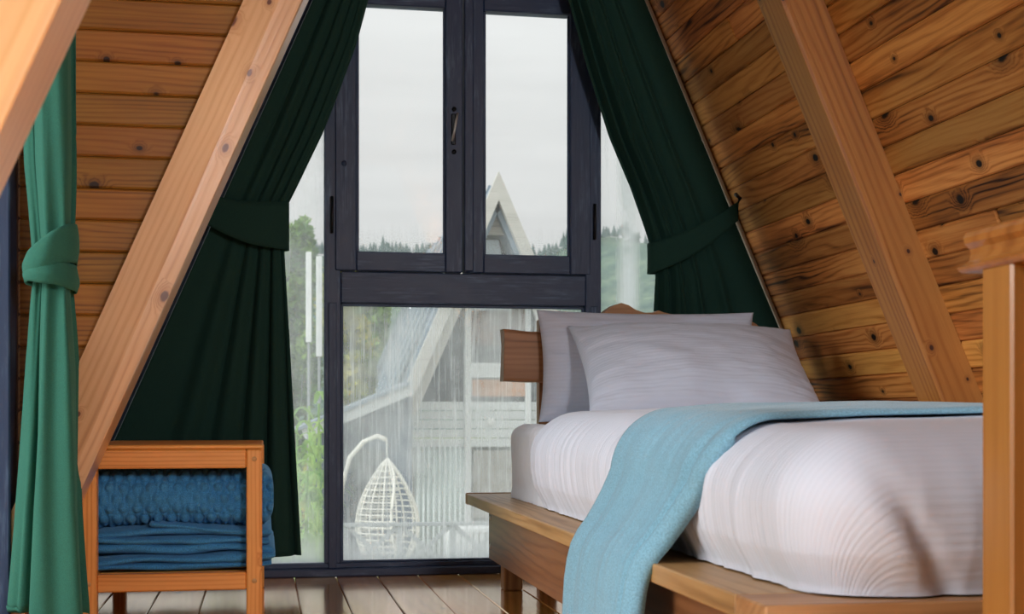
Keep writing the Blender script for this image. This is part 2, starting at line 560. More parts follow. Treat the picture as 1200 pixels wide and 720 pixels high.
# ------------------------------------------------------------------ A-frame numbers
AX, AZ, MS = 0.57, 2.91, 2.2986          # ridge x, ridge z, slope
LOFF = 0.08                              # the window-side slope stands a little closer on the bench side
YW = 3.90                                # room face of the window frame
YB = -1.6                                # wall behind the camera


def xr(z, off=0.0): return AX + (AZ - z) / MS - off
def xl(z, off=LOFF): return AX - (AZ - z) / MS + off


SLEN = math.hypot(1, MS)
NR = Vector((-MS / SLEN, 0, -1 / SLEN))   # inward normal of the bed-side slope
NL = Vector((MS / SLEN, 0, -1 / SLEN))

# ------------------------------------------------------------------ floor
floor = box('floor', (-0.75, YB, -0.12), (1.95, YW + 0.06, -0.02), 'backing', None, bev=0, kind='structure')
bw = 0.1165
x = 0.083 - 7 * bw
k = 0
while x < 1.9:
    yj = None
    box('floor_board', (x + 0.0008, YB + 0.01, -0.02), (x + bw - 0.0008, YW - 0.0, 0.0), 'floor_wood', floor, bev=0.0022, axis=1)
    x += bw; k += 1

# ------------------------------------------------------------------ sloping walls
def slope_slab(name, side, y0, y1, z0, z1, off):
    xs = (xr if side > 0 else xl)
    n = NR if side > 0 else NL
    a = Vector((xs(z0, off), 0, z0)) - n * 0.02; b = Vector((xs(z1, off), 0, z1)) - n * 0.02
    c2 = b - n * 0.1; d = a - n * 0.1
    return prism(name, [(p.x, p.z) for p in (a, b, c2, d)], y0, y1, 'backing', kind='structure')


def slope_planks(parent, side, y0, y1, z0, z1, off, w=0.068, mat='pine_roof', cut=()):
    xs = (xr if side > 0 else xl)
    n = NR if side > 0 else NL
    a = Vector((xs(z0, off), 0, z0)); b = Vector((xs(z1, off), 0, z1))
    e = (b - a).normalized(); L = (b - a).length
    s = 0.0; i = 0
    while s + w <= L + 0.03:
        c = a + e * (s + w / 2) - n * 0.01
        segs = [(y0, y1)]
        for (ci, cy) in cut:
            if ci == i: segs = [(y0, cy - 0.001), (cy + 0.001, y1)]
        for (q0, q1) in segs:
            tw = n * random.uniform(-0.0012, 0.0012)
            beam('plank', c + tw + Vector((0, q0, 0)), c + tw + Vector((0, q1, 0)), w - 0.0012, 0.02, e, mat, parent, bev=0.0045)
        s += w; i += 1


wall_r = slope_slab('wall_right', 1, YB, YW + 0.06, -0.02, AZ + 0.05, 0.0)
slope_planks(wall_r, 1, YB, YW + 0.0, 0.0, AZ, 0.0, cut=[(6, 3.30), (9, 2.2), (13, 2.55), (19, 1.9), (23, 3.4)])
wall_l = slope_slab('wall_left', -1, 3.0, YW + 0.06, -0.02, AZ + 0.05, LOFF)
slope_slab('wall_left', -1, 0.22, 3.0, 1.80, AZ + 0.05, LOFF)
slope_slab('wall_left', -1, YB, 0.22, -0.02, AZ + 0.05, LOFF)

# dormer: plank cheek wall facing the room, side glazing, flat lid
CY = 2.95
cheek = prism('wall_dormer', [(-0.60, -0.02), (xl(-0.02) + 0.0, -0.02), (xl(1.8), 1.8), (-0.60, 1.8)], CY + 0.018, CY + 0.05, 'backing', kind='structure')
ph = 0.0662
zz0 = 0.786 - 12 * ph + 0.01
i = 0
while zz0 < 1.8:
    z1 = min(zz0 + ph, 1.8)
    xe = xl(zz0) + 0.06
    dz = random.uniform(-0.0008, 0.0008)
    if zz0 > -0.02:
        box('plank', (-0.50, CY + dz, max(zz0, 0.0) + 0.0006), (xe, CY + 0.018 + dz, z1 - 0.0006), 'pine_cheek', cheek, bev=0.0042)
    zz0 += ph; i += 1
prism('wall_dormer', [(-0.60, -0.02), (xl(-0.02) + 0.0, -0.02), (xl(1.8), 1.8), (-0.60, 1.8)], 0.16, 0.21, 'pine_cheek', kind='structure')
box('ceiling', (-0.60, 0.16, 1.80), (xl(1.8) + 0.1, 3.0, 1.86), 'pine_cheek', None, bev=0, kind='structure')

# glazed dormer side
door = empty('door_1', (-0.53, 2.0, 0), kind='structure')
for (ya, yb) in ((2.87, 2.95), (1.98, 2.02), (1.10, 1.14), (0.21, 0.26)):
    box('jamb', (-0.56, ya, 0), (-0.502, yb, 1.8), 'window_paint', door, axis=2)
for (za, zb) in ((0.0, 0.04), (1.46, 1.52)):
    for (ya, yb) in ((0.26, 1.10), (1.14, 1.98), (2.02, 2.87)):
        box('rail', (-0.555, ya, za), (-0.512, yb, zb), 'window_paint', door, axis=1)
MX = Matrix(((0, 0, 1), (1, 0, 0), (0, 1, 0))).to_4x4()
def side_pane(y0, y1, z0, z1):
    obj('pane', box_mesh(y1 - y0, z1 - z0, 0.005, 0, 'glass_clear'), None, door, Matrix.Translation((-0.535, (y0 + y1) / 2, (z0 + z1) / 2)) @ MX)
for (y0, y1) in ((0.26, 1.10), (1.14, 1.98), (2.02, 2.87)):
    side_pane(y0, y1, 0.04, 1.46)
box('lintel', (-0.57, 0.21, 1.52), (-0.51, 2.95, 1.80), 'pine_cheek', door, axis=1)

# gable behind the camera: glazed as well
wb = empty('window_2', (AX, YB, 0), kind='structure')
prism('gable_frame', [(xl(0) - 0.02, 0), (xr(0) + 0.02, 0), (xr(0.08), 0.08), (xl(0.08), 0.08)], YB - 0.06, YB, 'window_paint', wb)
prism('gable_apex', [(xl(2.2) - 0.02, 2.2), (xr(2.2) + 0.02, 2.2), (AX, AZ + 0.05)], YB - 0.06, YB, 'pine_cheek', wb)
for xx in (0.0, 0.57, 1.14):
    box('mullion', (xx - 0.03, YB - 0.06, 0.08), (xx + 0.03, YB, 2.2 if abs(xx - .57) < .3 else 1.6), 'window_paint', wb, axis=2)
prism('pane', [(xl(0.08), 0.08), (xr(0.08), 0.08), (xr(2.2), 2.2), (xl(2.2), 2.2)], YB - 0.035, YB - 0.03, 'glass_clear', wb)

# ------------------------------------------------------------------ rafters
def rafter(side, y0, y1, off0, off1, mat, z0, z1, label, chamfer=None):
    """timber lying on the slope; off0 = at the lining, off1 = inner face (horizontal offsets)"""
    xs = (xr if side > 0 else xl)
    n = NR if side > 0 else NL
    lo_ = 0.0 if side > 0 else LOFF
    a = Vector((xs(z0, lo_), 0, z0)); b = Vector((xs(z1, lo_), 0, z1))
    e = (b - a).normalized(); L = (b - a).length
    h0, h1 = off0 * MS / SLEN, off1 * MS / SLEN
    W, T = h1 - h0, y1 - y0
    # local: X along, Y = +world Y (depth), Z = inward normal
    nst = 24
    V = []; ch = chamfer or (0.006, 0.006, 0.006, 0.006)
    for i in range(nst + 1):
        t = i / nst
        cy = ch[0] + (ch[1] - ch[0]) * t      # chamfer of the near inner edge, along depth
        cz = ch[2] + (ch[3] - ch[2]) * t      # ... and along the face
        X = -L / 2 + L * t
        wv = 0.0012 * math.sin(7 * t + off0 * 50)
        s = 0.004
        prof = [(-T / 2, 0), (-T / 2, W - cz - 0.003), (-T / 2 + cy * 0.12, W - cz + 0.004), (-T / 2 + cy - 0.004, W - cz * 0.06), (-T / 2 + cy + 0.004, W),
                (T / 2 - s, W), (T / 2, W - s), (T / 2, 0)]
        V += [(X, y + wv, zc) for (y, zc) in prof]
    nn = 8
    F = []
    for i in range(nst):
        for k2 in range(nn):
            a0 = i * nn + k2; b0 = i * nn + (k2 + 1) % nn
            F.append((a0, b0, b0 + nn, a0 + nn))
    F.append(tuple(range(nn))); F.append(tuple(range(nst * nn + nn - 1, nst * nn - 1, -1)))
    ez = n; ey = Vector((0, 1, 0)); ex = ey.cross(ez)
    flip = ex.dot(e) < 0
    M = Matrix((ex, ey, ez)).transposed().to_4x4()
    if flip:
        V = [(-x0, y, z) for x0, y, z in V]
    c = (a + b) / 2 + n * h0 + Vector((0, (y0 + y1) / 2, 0))
    me = bpy.data.meshes.new('rafter'); me.from_pydata(V, [], F); me.update()
    bm = bmesh.new(); bm.from_mesh(me); bmesh.ops.recalc_face_normals(bm, faces=bm.faces); bm.to_mesh(me); bm.free()
    return tag(obj('roof_rafter', me, mat, None, Matrix.Translation(c) @ M), label, 'beam', 'roof rafters')


rafter(1, 2.885, 3.0, 0.0, 0.105, 'pine_rafter_dark', 0.0, 2.75, 'honey brown sloping rafter crossing the plank slope above the bed')
rafter(-1, 2.885, 3.02, 0.0, 0.118, 'pine_rafter', 0.0, 2.75, 'pale knotty sloping rafter with a glossy worn edge in front of the bench', chamfer=(0.006, 0.022, 0.02, 0.060))
rafter(-1, 1.155, 1.25, 0.0, 0.11, 'pine_rafter', 0.2, 2.7, 'blurred pale rafter cutting across the upper corner nearest the camera')

# thin cream strips where the slopes meet the window wall
def strip(name, side, off, y):
    xs = xr if side > 0 else xl
    beam(name, (xs(0.0, off), y, 0.0), (xs(2.2, off), y, 2.2), 0.010, 0.02, NR if side > 0 else NL, 'trim_cream', None, bev=0.002, kind='structure')
strip('trim_1', 1, 0.008, 3.868)
strip('trim_2', -1, LOFF + 0.012, 3.868)

# ------------------------------------------------------------------ gable window
win = empty('window_1', (AX, YW, 0), kind='structure')
F0, F1 = YW, YW + 0.055
P = 'window_paint'
box('sill', (xl(0) - 0.03, F0 - 0.012, 0.0), (xr(0) + 0.03, F1, 0.023), P, win, bev=0.003)
box('bottom_rail', (xl(0.03), F0 + 0.004, 0.023), (xr(0.03), F1, 0.037), P, win, bev=0.002)
for (xa, xb, xc, xd) in ((0.167, 0.213, 0.178, 0.201), (0.926, 0.973, 0.938, 0.962)):
    j = box('jamb', (xa, F0, 0.037), (xb, F1, 1.78), P, win, axis=2, bev=0.002)
    box('bead', (xc, F0 - 0.006, 0.023), (xd, F0, 0.777), P, j, axis=2, bev=0.002)
box('transom', (0.213, F0 - 0.004, 0.777), (0.926, F1, 0.866), P, win, bev=0.003)
box('head_rail', (0.10, F0, 1.70), (1.06, F1, 1.80), P, win, bev=0.003)
def pane_poly(name, poly, mat, y=YW + 0.03, parent=None):
    """pane whose object space is x across, y up (origin at its lower corner)"""
    x0 = min(p[0] for p in poly); z0 = min(p[1] for p in poly)
    n = len(poly)
    v = [(px - x0, pz - z0, -0.002) for px, pz in poly] + [(px - x0, pz - z0, 0.002) for px, pz in poly]
    f = [tuple(range(n)), tuple(range(2 * n - 1, n - 1, -1))] + [(i, i + n, (i + 1) % n + n, (i + 1) % n) for i in range(n)]
    me = bpy.data.meshes.new(name); me.from_pydata(v, [], f); me.update()
    bm = bmesh.new(); bm.from_mesh(me); bmesh.ops.recalc_face_normals(bm, faces=bm.faces); bm.to_mesh(me); bm.free()
    return obj(name, me, mat, parent or win, Matrix.Translation((x0, y, z0)) @ Matrix.Rotation(math.pi / 2, 4, 'X'))


# sashes
def sash(xa, xb, xp0, xp1, yo):
    s = empty('sash', (xa, yo, 0.868), win)
    zb, zp0, zp1, zt = 0.869, 0.924, 1.629, 1.698
    box('stile', (xa, yo, zb), (xp0, yo + 0.045, zt), P, s, axis=2, bev=0.003)
    box('stile', (xp1, yo, zb), (xb, yo + 0.045, zt), P, s, axis=2, bev=0.003)
    box('rail', (xp0, yo + 0.0015, zb), (xp1, yo + 0.044, zp0), P, s, bev=0.003)
    box('rail', (xp0, yo + 0.0015, zp1), (xp1, yo + 0.044, zt), P, s, bev=0.003)
    for (a, b2) in (((xp0, zp0), (xp0 + 0.008, zp1)), ((xp1 - 0.006, zp0), (xp1, zp1))):
        box('glazing_bead', (a[0], yo + 0.012, a[1]), (b2[0], yo + 0.02, b2[1]), P, s, axis=2, bev=0.002)
    pane_poly('pane', [(xp0, zp0), (xp1, zp0), (xp1, zp1), (xp0, zp1)], 'glass_upper', yo + 0.026, s)
    return s
s1 = sash(0.197, 0.562, 0.257, 0.512, F0 - 0.006)
s2 = sash(0.566, 0.941, 0.624, 0.880, F0 - 0.002)
box('astragal', (0.566, F0 - 0.010, 0.872), (0.593, F0 - 0.002, 1.698), P, s2, axis=2, bev=0.003)
for (s, xh) in ((s1, 0.188), (s2, 0.952)):
    for zh in (1.025, 1.56):
        tube('hinge', [(xh, F0 - 0.010, zh - 0.052), (xh, F0 - 0.010, zh + 0.052)], 0.0045, 'black_metal', s, 10)
# latch on the first sash: plate, two screws, swinging arm
lat = box('latch', (0.528, F0 - 0.012, 1.235), (0.541, F0 - 0.006, 1.325), 'black_metal', s1, bev=0.003)
for zs in (1.338, 1.215):
    tube('screw', [(0.536, F0 - 0.006, zs), (0.536, F0 - 0.013, zs)], 0.0065, 'black_metal', s1, 12)
tube('latch_arm', [(0.530, F0 - 0.014, 1.245), (0.536, F0 - 0.022, 1.275), (0.541, F0 - 0.022, 1.305), (0.545, F0 - 0.016, 1.325)], 0.0035, 'cover_metal', s1, 8)
tube('knot_plug', [(0.222, F0 - 0.005, 1.172), (0.222, F0 - 0.009, 1.172)], 0.008, 'window_paint', s1, 12)


pane_poly('pane', [(0.213, 0.037), (0.926, 0.037), (0.926, 0.777), (0.213, 0.777)], 'glass_lower')
pane_poly('pane', [(xl(0.037), 0.037), (0.167, 0.037), (0.167, 1.80), (xl(1.80), 1.80)], 'glass_side')
pane_poly('pane', [(0.973, 0.037), (xr(0.037), 0.037), (xr(1.80), 1.80), (0.973, 1.80)], 'glass_smudge')
pane_poly('pane', [(xl(1.80), 1.80), (xr(1.80), 1.80), (AX + 0.02, AZ)], 'glass_clear')
for sd in (1, -1):
    xs = xr if sd > 0 else xl
    beam('edge_bar', (xs(0.0), YW + 0.03, 0.0), (xs(AZ), YW + 0.03, AZ), 0.07, 0.05, NR if sd > 0 else NL, P, win, bev=0.003)
# glazing beads round the lower pane
for (a, b2, ax_) in (((0.213, 0.037), (0.221, 0.777), 2), ((0.918, 0.037), (0.926, 0.777), 2), ((0.213, 0.769), (0.926, 0.777), 0), ((0.213, 0.037), (0.926, 0.043), 0)):
    box('glazing_bead', (a[0], YW + 0.014, a[1]), (b2[0], YW + 0.026, b2[1]), P, win, axis=ax_, bev=0.002)

# ------------------------------------------------------------------ window curtains
def add_solid(o, th=0.003):
    m = o.modifiers.new('thickness', 'SOLIDIFY'); m.thickness = th; m.offset = 0


def curtain(label, xo, xi, yc, ztop, zbot, nf, amp, ztie, side, tie, tag_hook=None):
    root = empty('curtain', (xi(ztie), yc, zbot), label=label, cat='curtain', group='green window curtains')
    nu, nv = 150, 110
    V = []
    for j in range(nv):
        z = ztop + (zbot - ztop) * j / (nv - 1)
        a, b = xo(z), xi(z)
        w = abs(b - a)
        near = math.exp(-((z - ztie) / 0.16) ** 2)
        A = amp * (1 - 0.45 * near)
        for i in range(nu):
            s = i / (nu - 1)
            # folds crowd towards the free edge
            ss = s ** 1.9
            ph = 2 * math.pi * nf * ss + 0.7 * nz(s * 3, z * 1.2, 4.0)
            env = 0.25 + 0.75 * min(1, s * 1.4) ** 1.5
            dy = A * env * (math.sin(ph) + 0.35 * math.sin(2.1 * ph + 1.0 + z)) * (0.7 + 0.5 * nz(s * 4, z * 0.8, 9.0))
            dx = 0.25 * A * math.cos(ph) * (1 if 0 < i < nu - 1 else 0.0)
            hem = 0.006 * nz(s * 6, 2.0) if j == nv - 1 else 0
            V.append((a + (b - a) * s + dx, yc + dy, z + hem))
    o = mesh('drape', V, grid_faces(nu, nv), 'curtain_green_shaded', root)
    add_solid(o)
    # hem band
    # tieback: from the hook at the slope round the free edge
    (hx, hz0, hz1), (ex, ez0, ez1) = tie
    nu2, nv2 = 60, 9
    V = []
    for j in range(nv2):
        q = j / (nv2 - 1)
        for i in range(nu2):
            s = i / (nu2 - 1) * 1.5
            if s <= 1:
                t = s
                x = hx + (ex - hx) * t
                za = hz1 + (ez1 - hz1) * t - 0.018 * math.sin(math.pi * t) * 1.0
                zb = hz0 + (ez0 - hz0) * t - 0.012 * math.sin(math.pi * t)
                y = yc - amp * 1.25 - 0.008 - 0.012 * math.sin(math.pi * t)
                if t > 0.85: y += (t - 0.85) / 0.15 * 0.012
            else:
                t = (s - 1) / 0.5
                an = math.pi * min(1, t * 2.5)
                y = yc - (amp * 1.25 - 0.004) * math.cos(an)
                x = ex + (0.010 * math.sin(an) if side > 0 else -0.010 * math.sin(an)) + (hx - ex) * max(0, t - 0.4) * 0.7
                za, zb = ez1, ez0
            V.append((x, y - 0.003 * math.sin(math.pi * q), zb + (za - zb) * q))
    o = mesh('tieback', V, grid_faces(nu2, nv2), 'curtain_green_shaded', root)
    add_solid(o, 0.004)
    return root


xiL = lambda z: interp([(1.95, .37), (1.75, .33), (1.605, .281), (1.486, .250), (1.325, .192), (1.23, .155), (1.16, .122), (1.087, .088), (1.03, .060), (.98, .054), (.916, .052), (.66, .067), (.38, .082), (.07, .099)], z)
cl_ = curtain('green curtain, toned dark for shade, swept aside behind the pale bench and its blanket', lambda z: xl(z) + 0.05, xiL, 3.80, 1.85, 0.072, 4.5, 0.022, 0.97, 1,
              ((-0.16, 1.055, 0.975), (0.055, 1.04, 0.91)))
xiR = lambda z: interp([(1.95, .78), (1.75, .825), (1.642, .857), (1.45, .912), (1.257, .975), (1.112, 1.038), (.991, 1.081), (.93, 1.10), (.861, 1.112), (.745, 1.107), (.3, 1.10)], z)
cr_ = curtain('green curtain, toned dark for shade, swept aside behind the headboard and pillows', lambda z: xr(z) - 0.045, xiR, 3.80, 1.85, 0.072, 4.5, 0.022, 0.95, -1,
              ((1.345, 1.075, 1.02), (1.098, 0.953, 0.866)))
hk = tube('hook', [(1.335, 3.80, 1.06), (1.345, 3.77, 1.065), (1.352, 3.765, 1.085), (1.348, 3.79, 1.10)], 0.006, 'black_metal', cr_, 8)

# ------------------------------------------------------------------ dormer curtain (bundle tied in the middle)
root = empty('curtain', (-0.43, 2.8, 0.05), label='green curtain, toned brighter for light, bunched and tied against the plank wall beside the dark door frame', cat='curtain', group='green window curtains')
path = [(0.02, 2.875), (0.0, 2.83), (0.14, 2.80), (0.34, 2.815), (0.40, 2.845), (0.37, 2.79), (0.42, 2.755), (0.70, 2.742), (0.95, 2.75), (1.0, 2.785), (0.90, 2.83), (0.72, 2.85), (0.84, 2.88), (1.0, 2.885)]
def catmull(P, n):
    out = []
    for i in range(len(P) - 1):
        p0 = Vector(P[max(i - 1, 0)]); p1 = Vector(P[i]); p2 = Vector(P[i + 1]); p3 = Vector(P[min(i + 2, len(P) - 1)])
        for k in range(n):
            t = k / n
            out.append(0.5 * ((2 * p1) + (-p0 + p2) * t + (2 * p0 - 5 * p1 + 4 * p2 - p3) * t * t + (-p0 + 3 * p1 - 3 * p2 + p3) * t ** 3))
    out.append(Vector(P[-1]))
    return out
cp = catmull(path, 9)
sl = [(1.7, -.475), (1.10, -.47), (.95, -.466), (.80, -.452), (.735, -.447), (.70, -.452), (.55, -.466), (.267, -.487), (.06, -.500)]
sr = [(1.7, -.375), (1.10, -.377), (.95, -.376), (.80, -.378), (.735, -.381), (.70, -.378), (.55, -.368), (.267, -.361), (.06, -.350)]
V = []
nv = 100
for j in range(nv):
    z = 1.72 + (0.052 - 1.72) * j / (nv - 1)
    a, b = interp(sl, z), interp(sr, z)
    near = math.exp(-((z - 0.745) / 0.10) ** 2)
    for i, p in enumerate(cp):
        fx = p.x; y = p.y
        sx = fx + 0.10 * nz(i * 0.12, z * 1.3, 2.2)
        y = y + near * 0.35 * (2.80 - y) + 0.012 * nz(i * 0.15, z * 2.0, 7.0)
        zz_ = z
        if j == nv - 1: zz_ += 0.028 * (1 - fx) + 0.004 * nz(i * .2, 0)
        V.append((a + (b - a) * max(0, min(1, sx)), y, zz_))
o = mesh('drape', V, grid_faces(len(cp), nv), 'curtain_green_lit', root); add_solid(o)
# tieback wound round the bundle: two overlapping bands
def band(zc, h, tilt, rx, ry, bulge, seed):
    V = []; nu2, nv2 = 48, 9
    for j in range(nv2):
        q = j / (nv2 - 1) - 0.5
        for i in range(nu2):
            an = 2 * math.pi * i / nu2
            cx, sy = math.cos(an), math.sin(an)
            rr = 1 + bulge * math.cos(q * math.pi) + 0.04 * nz(cx * 2 + seed, sy * 2, q * 3)
            hh = h * (1 + 0.25 * cx)
            V.append((-0.413 + rx * cx * rr, 2.806 + ry * sy * rr, zc + q * hh + tilt * cx + 0.006 * nz(cx * 1.5, sy, seed)))
    o = mesh('tieback', V, grid_faces(nu2, nv2, True), 'curtain_green_lit', root); add_solid(o, 0.004)
band(0.765, 0.062, 0.030, 0.046, 0.085, 0.10, 1.0)
band(0.728, 0.040, -0.004, 0.045, 0.083, 0.10, 5.0)

# ------------------------------------------------------------------ bench and blanket
bx0, bx1, by0, by1 = -0.388, -0.005, 3.04, 3.70
bench = empty('bench', ((bx0 + bx1) / 2, (by0 + by1) / 2, 0), label='low open pine bench holding the folded blue blanket', cat='bench')
B = 'bench_wood'; lw = 0.034
for (xa, ya) in ((bx0, by0), (bx1 - lw, by0), (bx0, by1 - lw), (bx1 - lw + 0.004, by1 - lw)):
    lg = box('leg', (xa, ya, 0), (xa + lw, ya + lw, 0.381), B, bench, axis=2, bev=0.004, seg=2)
    if ya == by0:
        for zp in (0.360, 0.093):
            tube('peg', [(xa + lw / 2, ya - 0.0012, zp), (xa + lw / 2, ya + 0.004, zp)], 0.0055, 'peg', lg, 14)
for (za, zb) in ((0.340, 0.381), (0.074, 0.112)):
    for ya in (by0 + 0.003, by1 - 0.031):
        box('rail', (bx0 + lw, ya, za), (bx1 - lw, ya + 0.028, zb), B, bench, bev=0.003)
    for xa in (bx0 + 0.003, bx1 - 0.031):
        box('rail', (xa, by0 + lw, za), (xa + 0.028, by1 - lw, zb), B, bench, axis=1, bev=0.003)
ns = 9
for i in range(ns):
    y = by0 + 0.006 + i * (by1 - by0 - 0.012) / ns
    box('slat', (bx0 + 0.0, y, 0.3815), (bx1 + 0.002, y + 0.062, 0.391), B, bench, bev=0.003)
    if 0 < i < ns - 1:
        box('shelf_slat', (bx0 + 0.031, y, 0.096), (bx1 - 0.031, y + 0.055, 0.108), B, bench, bev=0.002)

blk = empty('blanket', (-0.19, 3.35, 0.109), label='folded blue dimpled fleece blanket stuffed inside the pine bench', cat='blanket')
def fold(z0, z1, x0, x1, yf, yb, seed, dots=False, wave=0.008, lean=0.0):
    """soft rounded slab with a rounded front and bulging ends"""
    nu = 240 if dots else 110         # along x
    nv = 150 if dots else 50          # round the section
    V = []
    for j in range(nv):
        an = 2 * math.pi * j / nv
        c, s = math.cos(an), math.sin(an)
        e = 0.36
        py = math.copysign(abs(c) ** e, c); pz = math.copysign(abs(s) ** 0.7, s)
        for i in range(nu):
            u = i / (nu - 1)
            endr = min(1.0, min(u, 1 - u) / 0.06)
            er = math.sqrt(max(0.0, 1 - (1 - endr) ** 2))
            x = x0 + (x1 - x0) * u
            yc, hy = (yf + yb) / 2, (yb - yf) / 2
            zc = (z0 + z1) / 2 + wave * nz(x * 6, seed) + lean * (u - 0.5)
            hz = (z1 - z0) / 2 * (1 + (0.12 if dots else 0.5) * nz(x * 8, seed + 5)) * (0.35 + 0.65 * er)
            hy2 = hy * (0.97 + 0.03 * er) - 0.008 * (1 + nz(x * 7, seed + 2))
            yy = yc + hy2 * py; z = zc + hz * pz
            w = 0.003 * nz(x * 60, yy * 60, z * 60 + seed) + 0.006 * nz(x * 18, yy * 18, z * 40 + seed) + (0 if dots else 0.006 * nz(x * 9 + seed, 2.0, z * 70))
            yy -= w * (1 if py < 0 else -1)
            if dots and py < 0:
                r = 0.0115; pitch = 0.029; rp_ = pitch * 0.82
                row = math.floor(z / rp_); fx = (x / pitch + 0.5 * (row % 2)) % 1 - 0.5; fy = z / rp_ - row - 0.5
                dd = math.hypot(fx * pitch, fy * rp_) / r
                k = 0.0042 * max(0, 1 - dd * dd) - 0.0046 * math.exp(-((dd - 1.0) / 0.25) ** 2)
                k *= 0.5 + 0.9 * max(0, 0.5 + nz(x * 12, z * 12, 4))
                yy -= k * 1.4; z += k * s
            V.append((x, yy, z))
    F = []
    for j in range(nv):
        for i in range(nu - 1):
            a = j * nu + i; b = ((j + 1) % nv) * nu + i
            F.append((a, a + 1, b + 1, b))
    F.append(tuple(j * nu for j in range(nv)))
    F.append(tuple(j * nu + nu - 1 for j in range(nv - 1, -1, -1)))
    return mesh('fold', V, F, 'blanket_blue', blk)


fold(0.110, 0.132, -0.388, 0.016, 3.092, 3.62, 1.3, wave=0.004)
fold(0.124, 0.150, -0.384, 0.024, 3.084, 3.60, 2.7, wave=0.012, lean=0.006)
fold(0.142, 0.176, -0.388, 0.022, 3.090, 3.60, 8.1, wave=0.016, lean=-0.008)
fold(0.166, 0.190, -0.380, 0.012, 3.082, 3.61, 3.9, wave=0.020, lean=-0.012)
fold(0.182, 0.206, -0.384, 0.016, 3.086, 3.60, 6.4, wave=0.016, lean=0.014)
fold(0.196, 0.216, -0.25, 0.012, 3.081, 3.60, 9.3, wave=0.016, lean=-0.020)
fold(0.204, 0.334, -0.388, 0.020, 3.084, 3.60, 5.2, dots=True, wave=0.005)

# ------------------------------------------------------------------ bed
bed = empty('bed', (1.05, 2.6, 0), label='low tan timber platform bed with a thick crossbeam headboard', cat='bed')
W = 'bed_wood'
PX0, PX1, PY0, PY1, PZ = 0.545, 1.52, 1.435, 3.70, 0.242
box('side_board', (PX0, PY0 + 0.10, PZ - 0.028), (PX0 + 0.16, PY1, PZ), W, bed, axis=1, bev=0.002)
box('side_board', (PX1 - 0.10, PY0 + 0.10, PZ - 0.028), (PX1, PY1, PZ), W, bed, axis=1, bev=0.002)
box('foot_board', (PX0, PY0, PZ - 0.028), (PX1, PY0 + 0.099, PZ), W, bed, axis=0, bev=0.002)
box('end_cap', (PX0 - 0.001, PY1, PZ - 0.030), (PX1, PY1 + 0.024, PZ + 0.002), W, bed, axis=0, bev=0.003)
y = PY0 + 0.12
while y < PY1 - 0.05:
    box('slat', (PX0 + 0.162, y, PZ - 0.026), (PX1 - 0.102, y + 0.08, PZ - 0.004), W, bed, bev=0.002)
    y += 0.13
ap = box('apron', (0.585, 1.52, 0.077), (0.607, 3.572, PZ - 0.0285), 'apron_wood', bed, axis=1, bev=0.002)
for zp in (0.187, 0.112):
    tube('dowel', [(0.5835, 3.545, zp), (0.587, 3.545, zp)], 0.007, 'cover_metal', ap, 12)
box('apron', (1.40, 1.52, 0.077), (1.422, 3.572, PZ - 0.0285), 'apron_wood', bed, axis=1, bev=0.002)
box('apron', (0.607, 1.52, 0.077), (1.40, 1.542, PZ - 0.0285), 'apron_wood', bed, axis=0, bev=0.002)
for (xa, ya) in ((0.613, 3.50), (1.34, 3.50), (0.613, 1.56), (1.34, 1.56), (0.613, 2.6)):
    box('leg', (xa, ya, 0), (xa + 0.05, ya + 0.05, 0.213), W, bed, axis=2, bev=0.003)
# headboard
for xa in (0.738, 1.26):
    box('headboard_post', (xa, 3.655, 0.0), (xa + 0.05, 3.695, 0.72), 'headboard_wood', bed, axis=2, bev=0.003)
# rough-hewn cross beam with a cupped end
V = []; nx, secn = 60, 20
for i in range(nx):
    u = i / (nx - 1)
    x = 0.628 + (1.44 - 0.628) * u
    for k2 in range(secn):
        an = 2 * math.pi * (k2 + 0.5) / secn
        c, s = math.cos(an), math.sin(an)
        py = math.copysign(abs(c) ** 0.18, c); pz = math.copysign(abs(s) ** 0.18, s)
        inset = 0.012 * (1 - pz * pz) * math.exp(-u * 18)     # hollow middle of the sawn end
        zz_ = 0.618 + 0.070 * pz + (0.004 * nz(x * 7, 3.0) - 0.006 * math.exp(-((x - 0.70) / 0.05) ** 2)) * (1 if pz > 0 else 0.4)
        V.append((x + inset * (1 if i == 0 else 0.0), 3.625 + 0.03 * py + 0.002 * nz(x * 9, pz * 2), zz_))
F = []
for i in range(nx - 1):
    for k2 in range(secn):
        F.append((i * secn + k2, i * secn + (k2 + 1) % secn, (i + 1) * secn + (k2 + 1) % secn, (i + 1) * secn + k2))
F.append(tuple(range(secn))[::-1]); F.append(tuple(range((nx - 1) * secn, nx * secn)))
hb = mesh('crossbeam', V, F, 'headboard_wood', bed, origin=(1.0, 3.625, 0.618))
hb.data.polygons.foreach_set('use_smooth', [False] * len(hb.data.polygons))
# live-edge upper plank
top = [(0.90, .728), (.915, .744), (.935, .757), (.955, .763), (.975, .757), (.995, .745), (1.02, .737), (1.045, .738), (1.06, .744), (1.075, .738), (1.12, .730), (1.2, .735), (1.3, .73), (1.34, .71)]
poly = [(0.88, 0.692), (0.885, .715)] + top + [(1.36, .692)]
prism('live_edge_plank', poly, 3.600, 3.650, 'headboard_wood', bed, origin=(1.1, 3.625, .72))

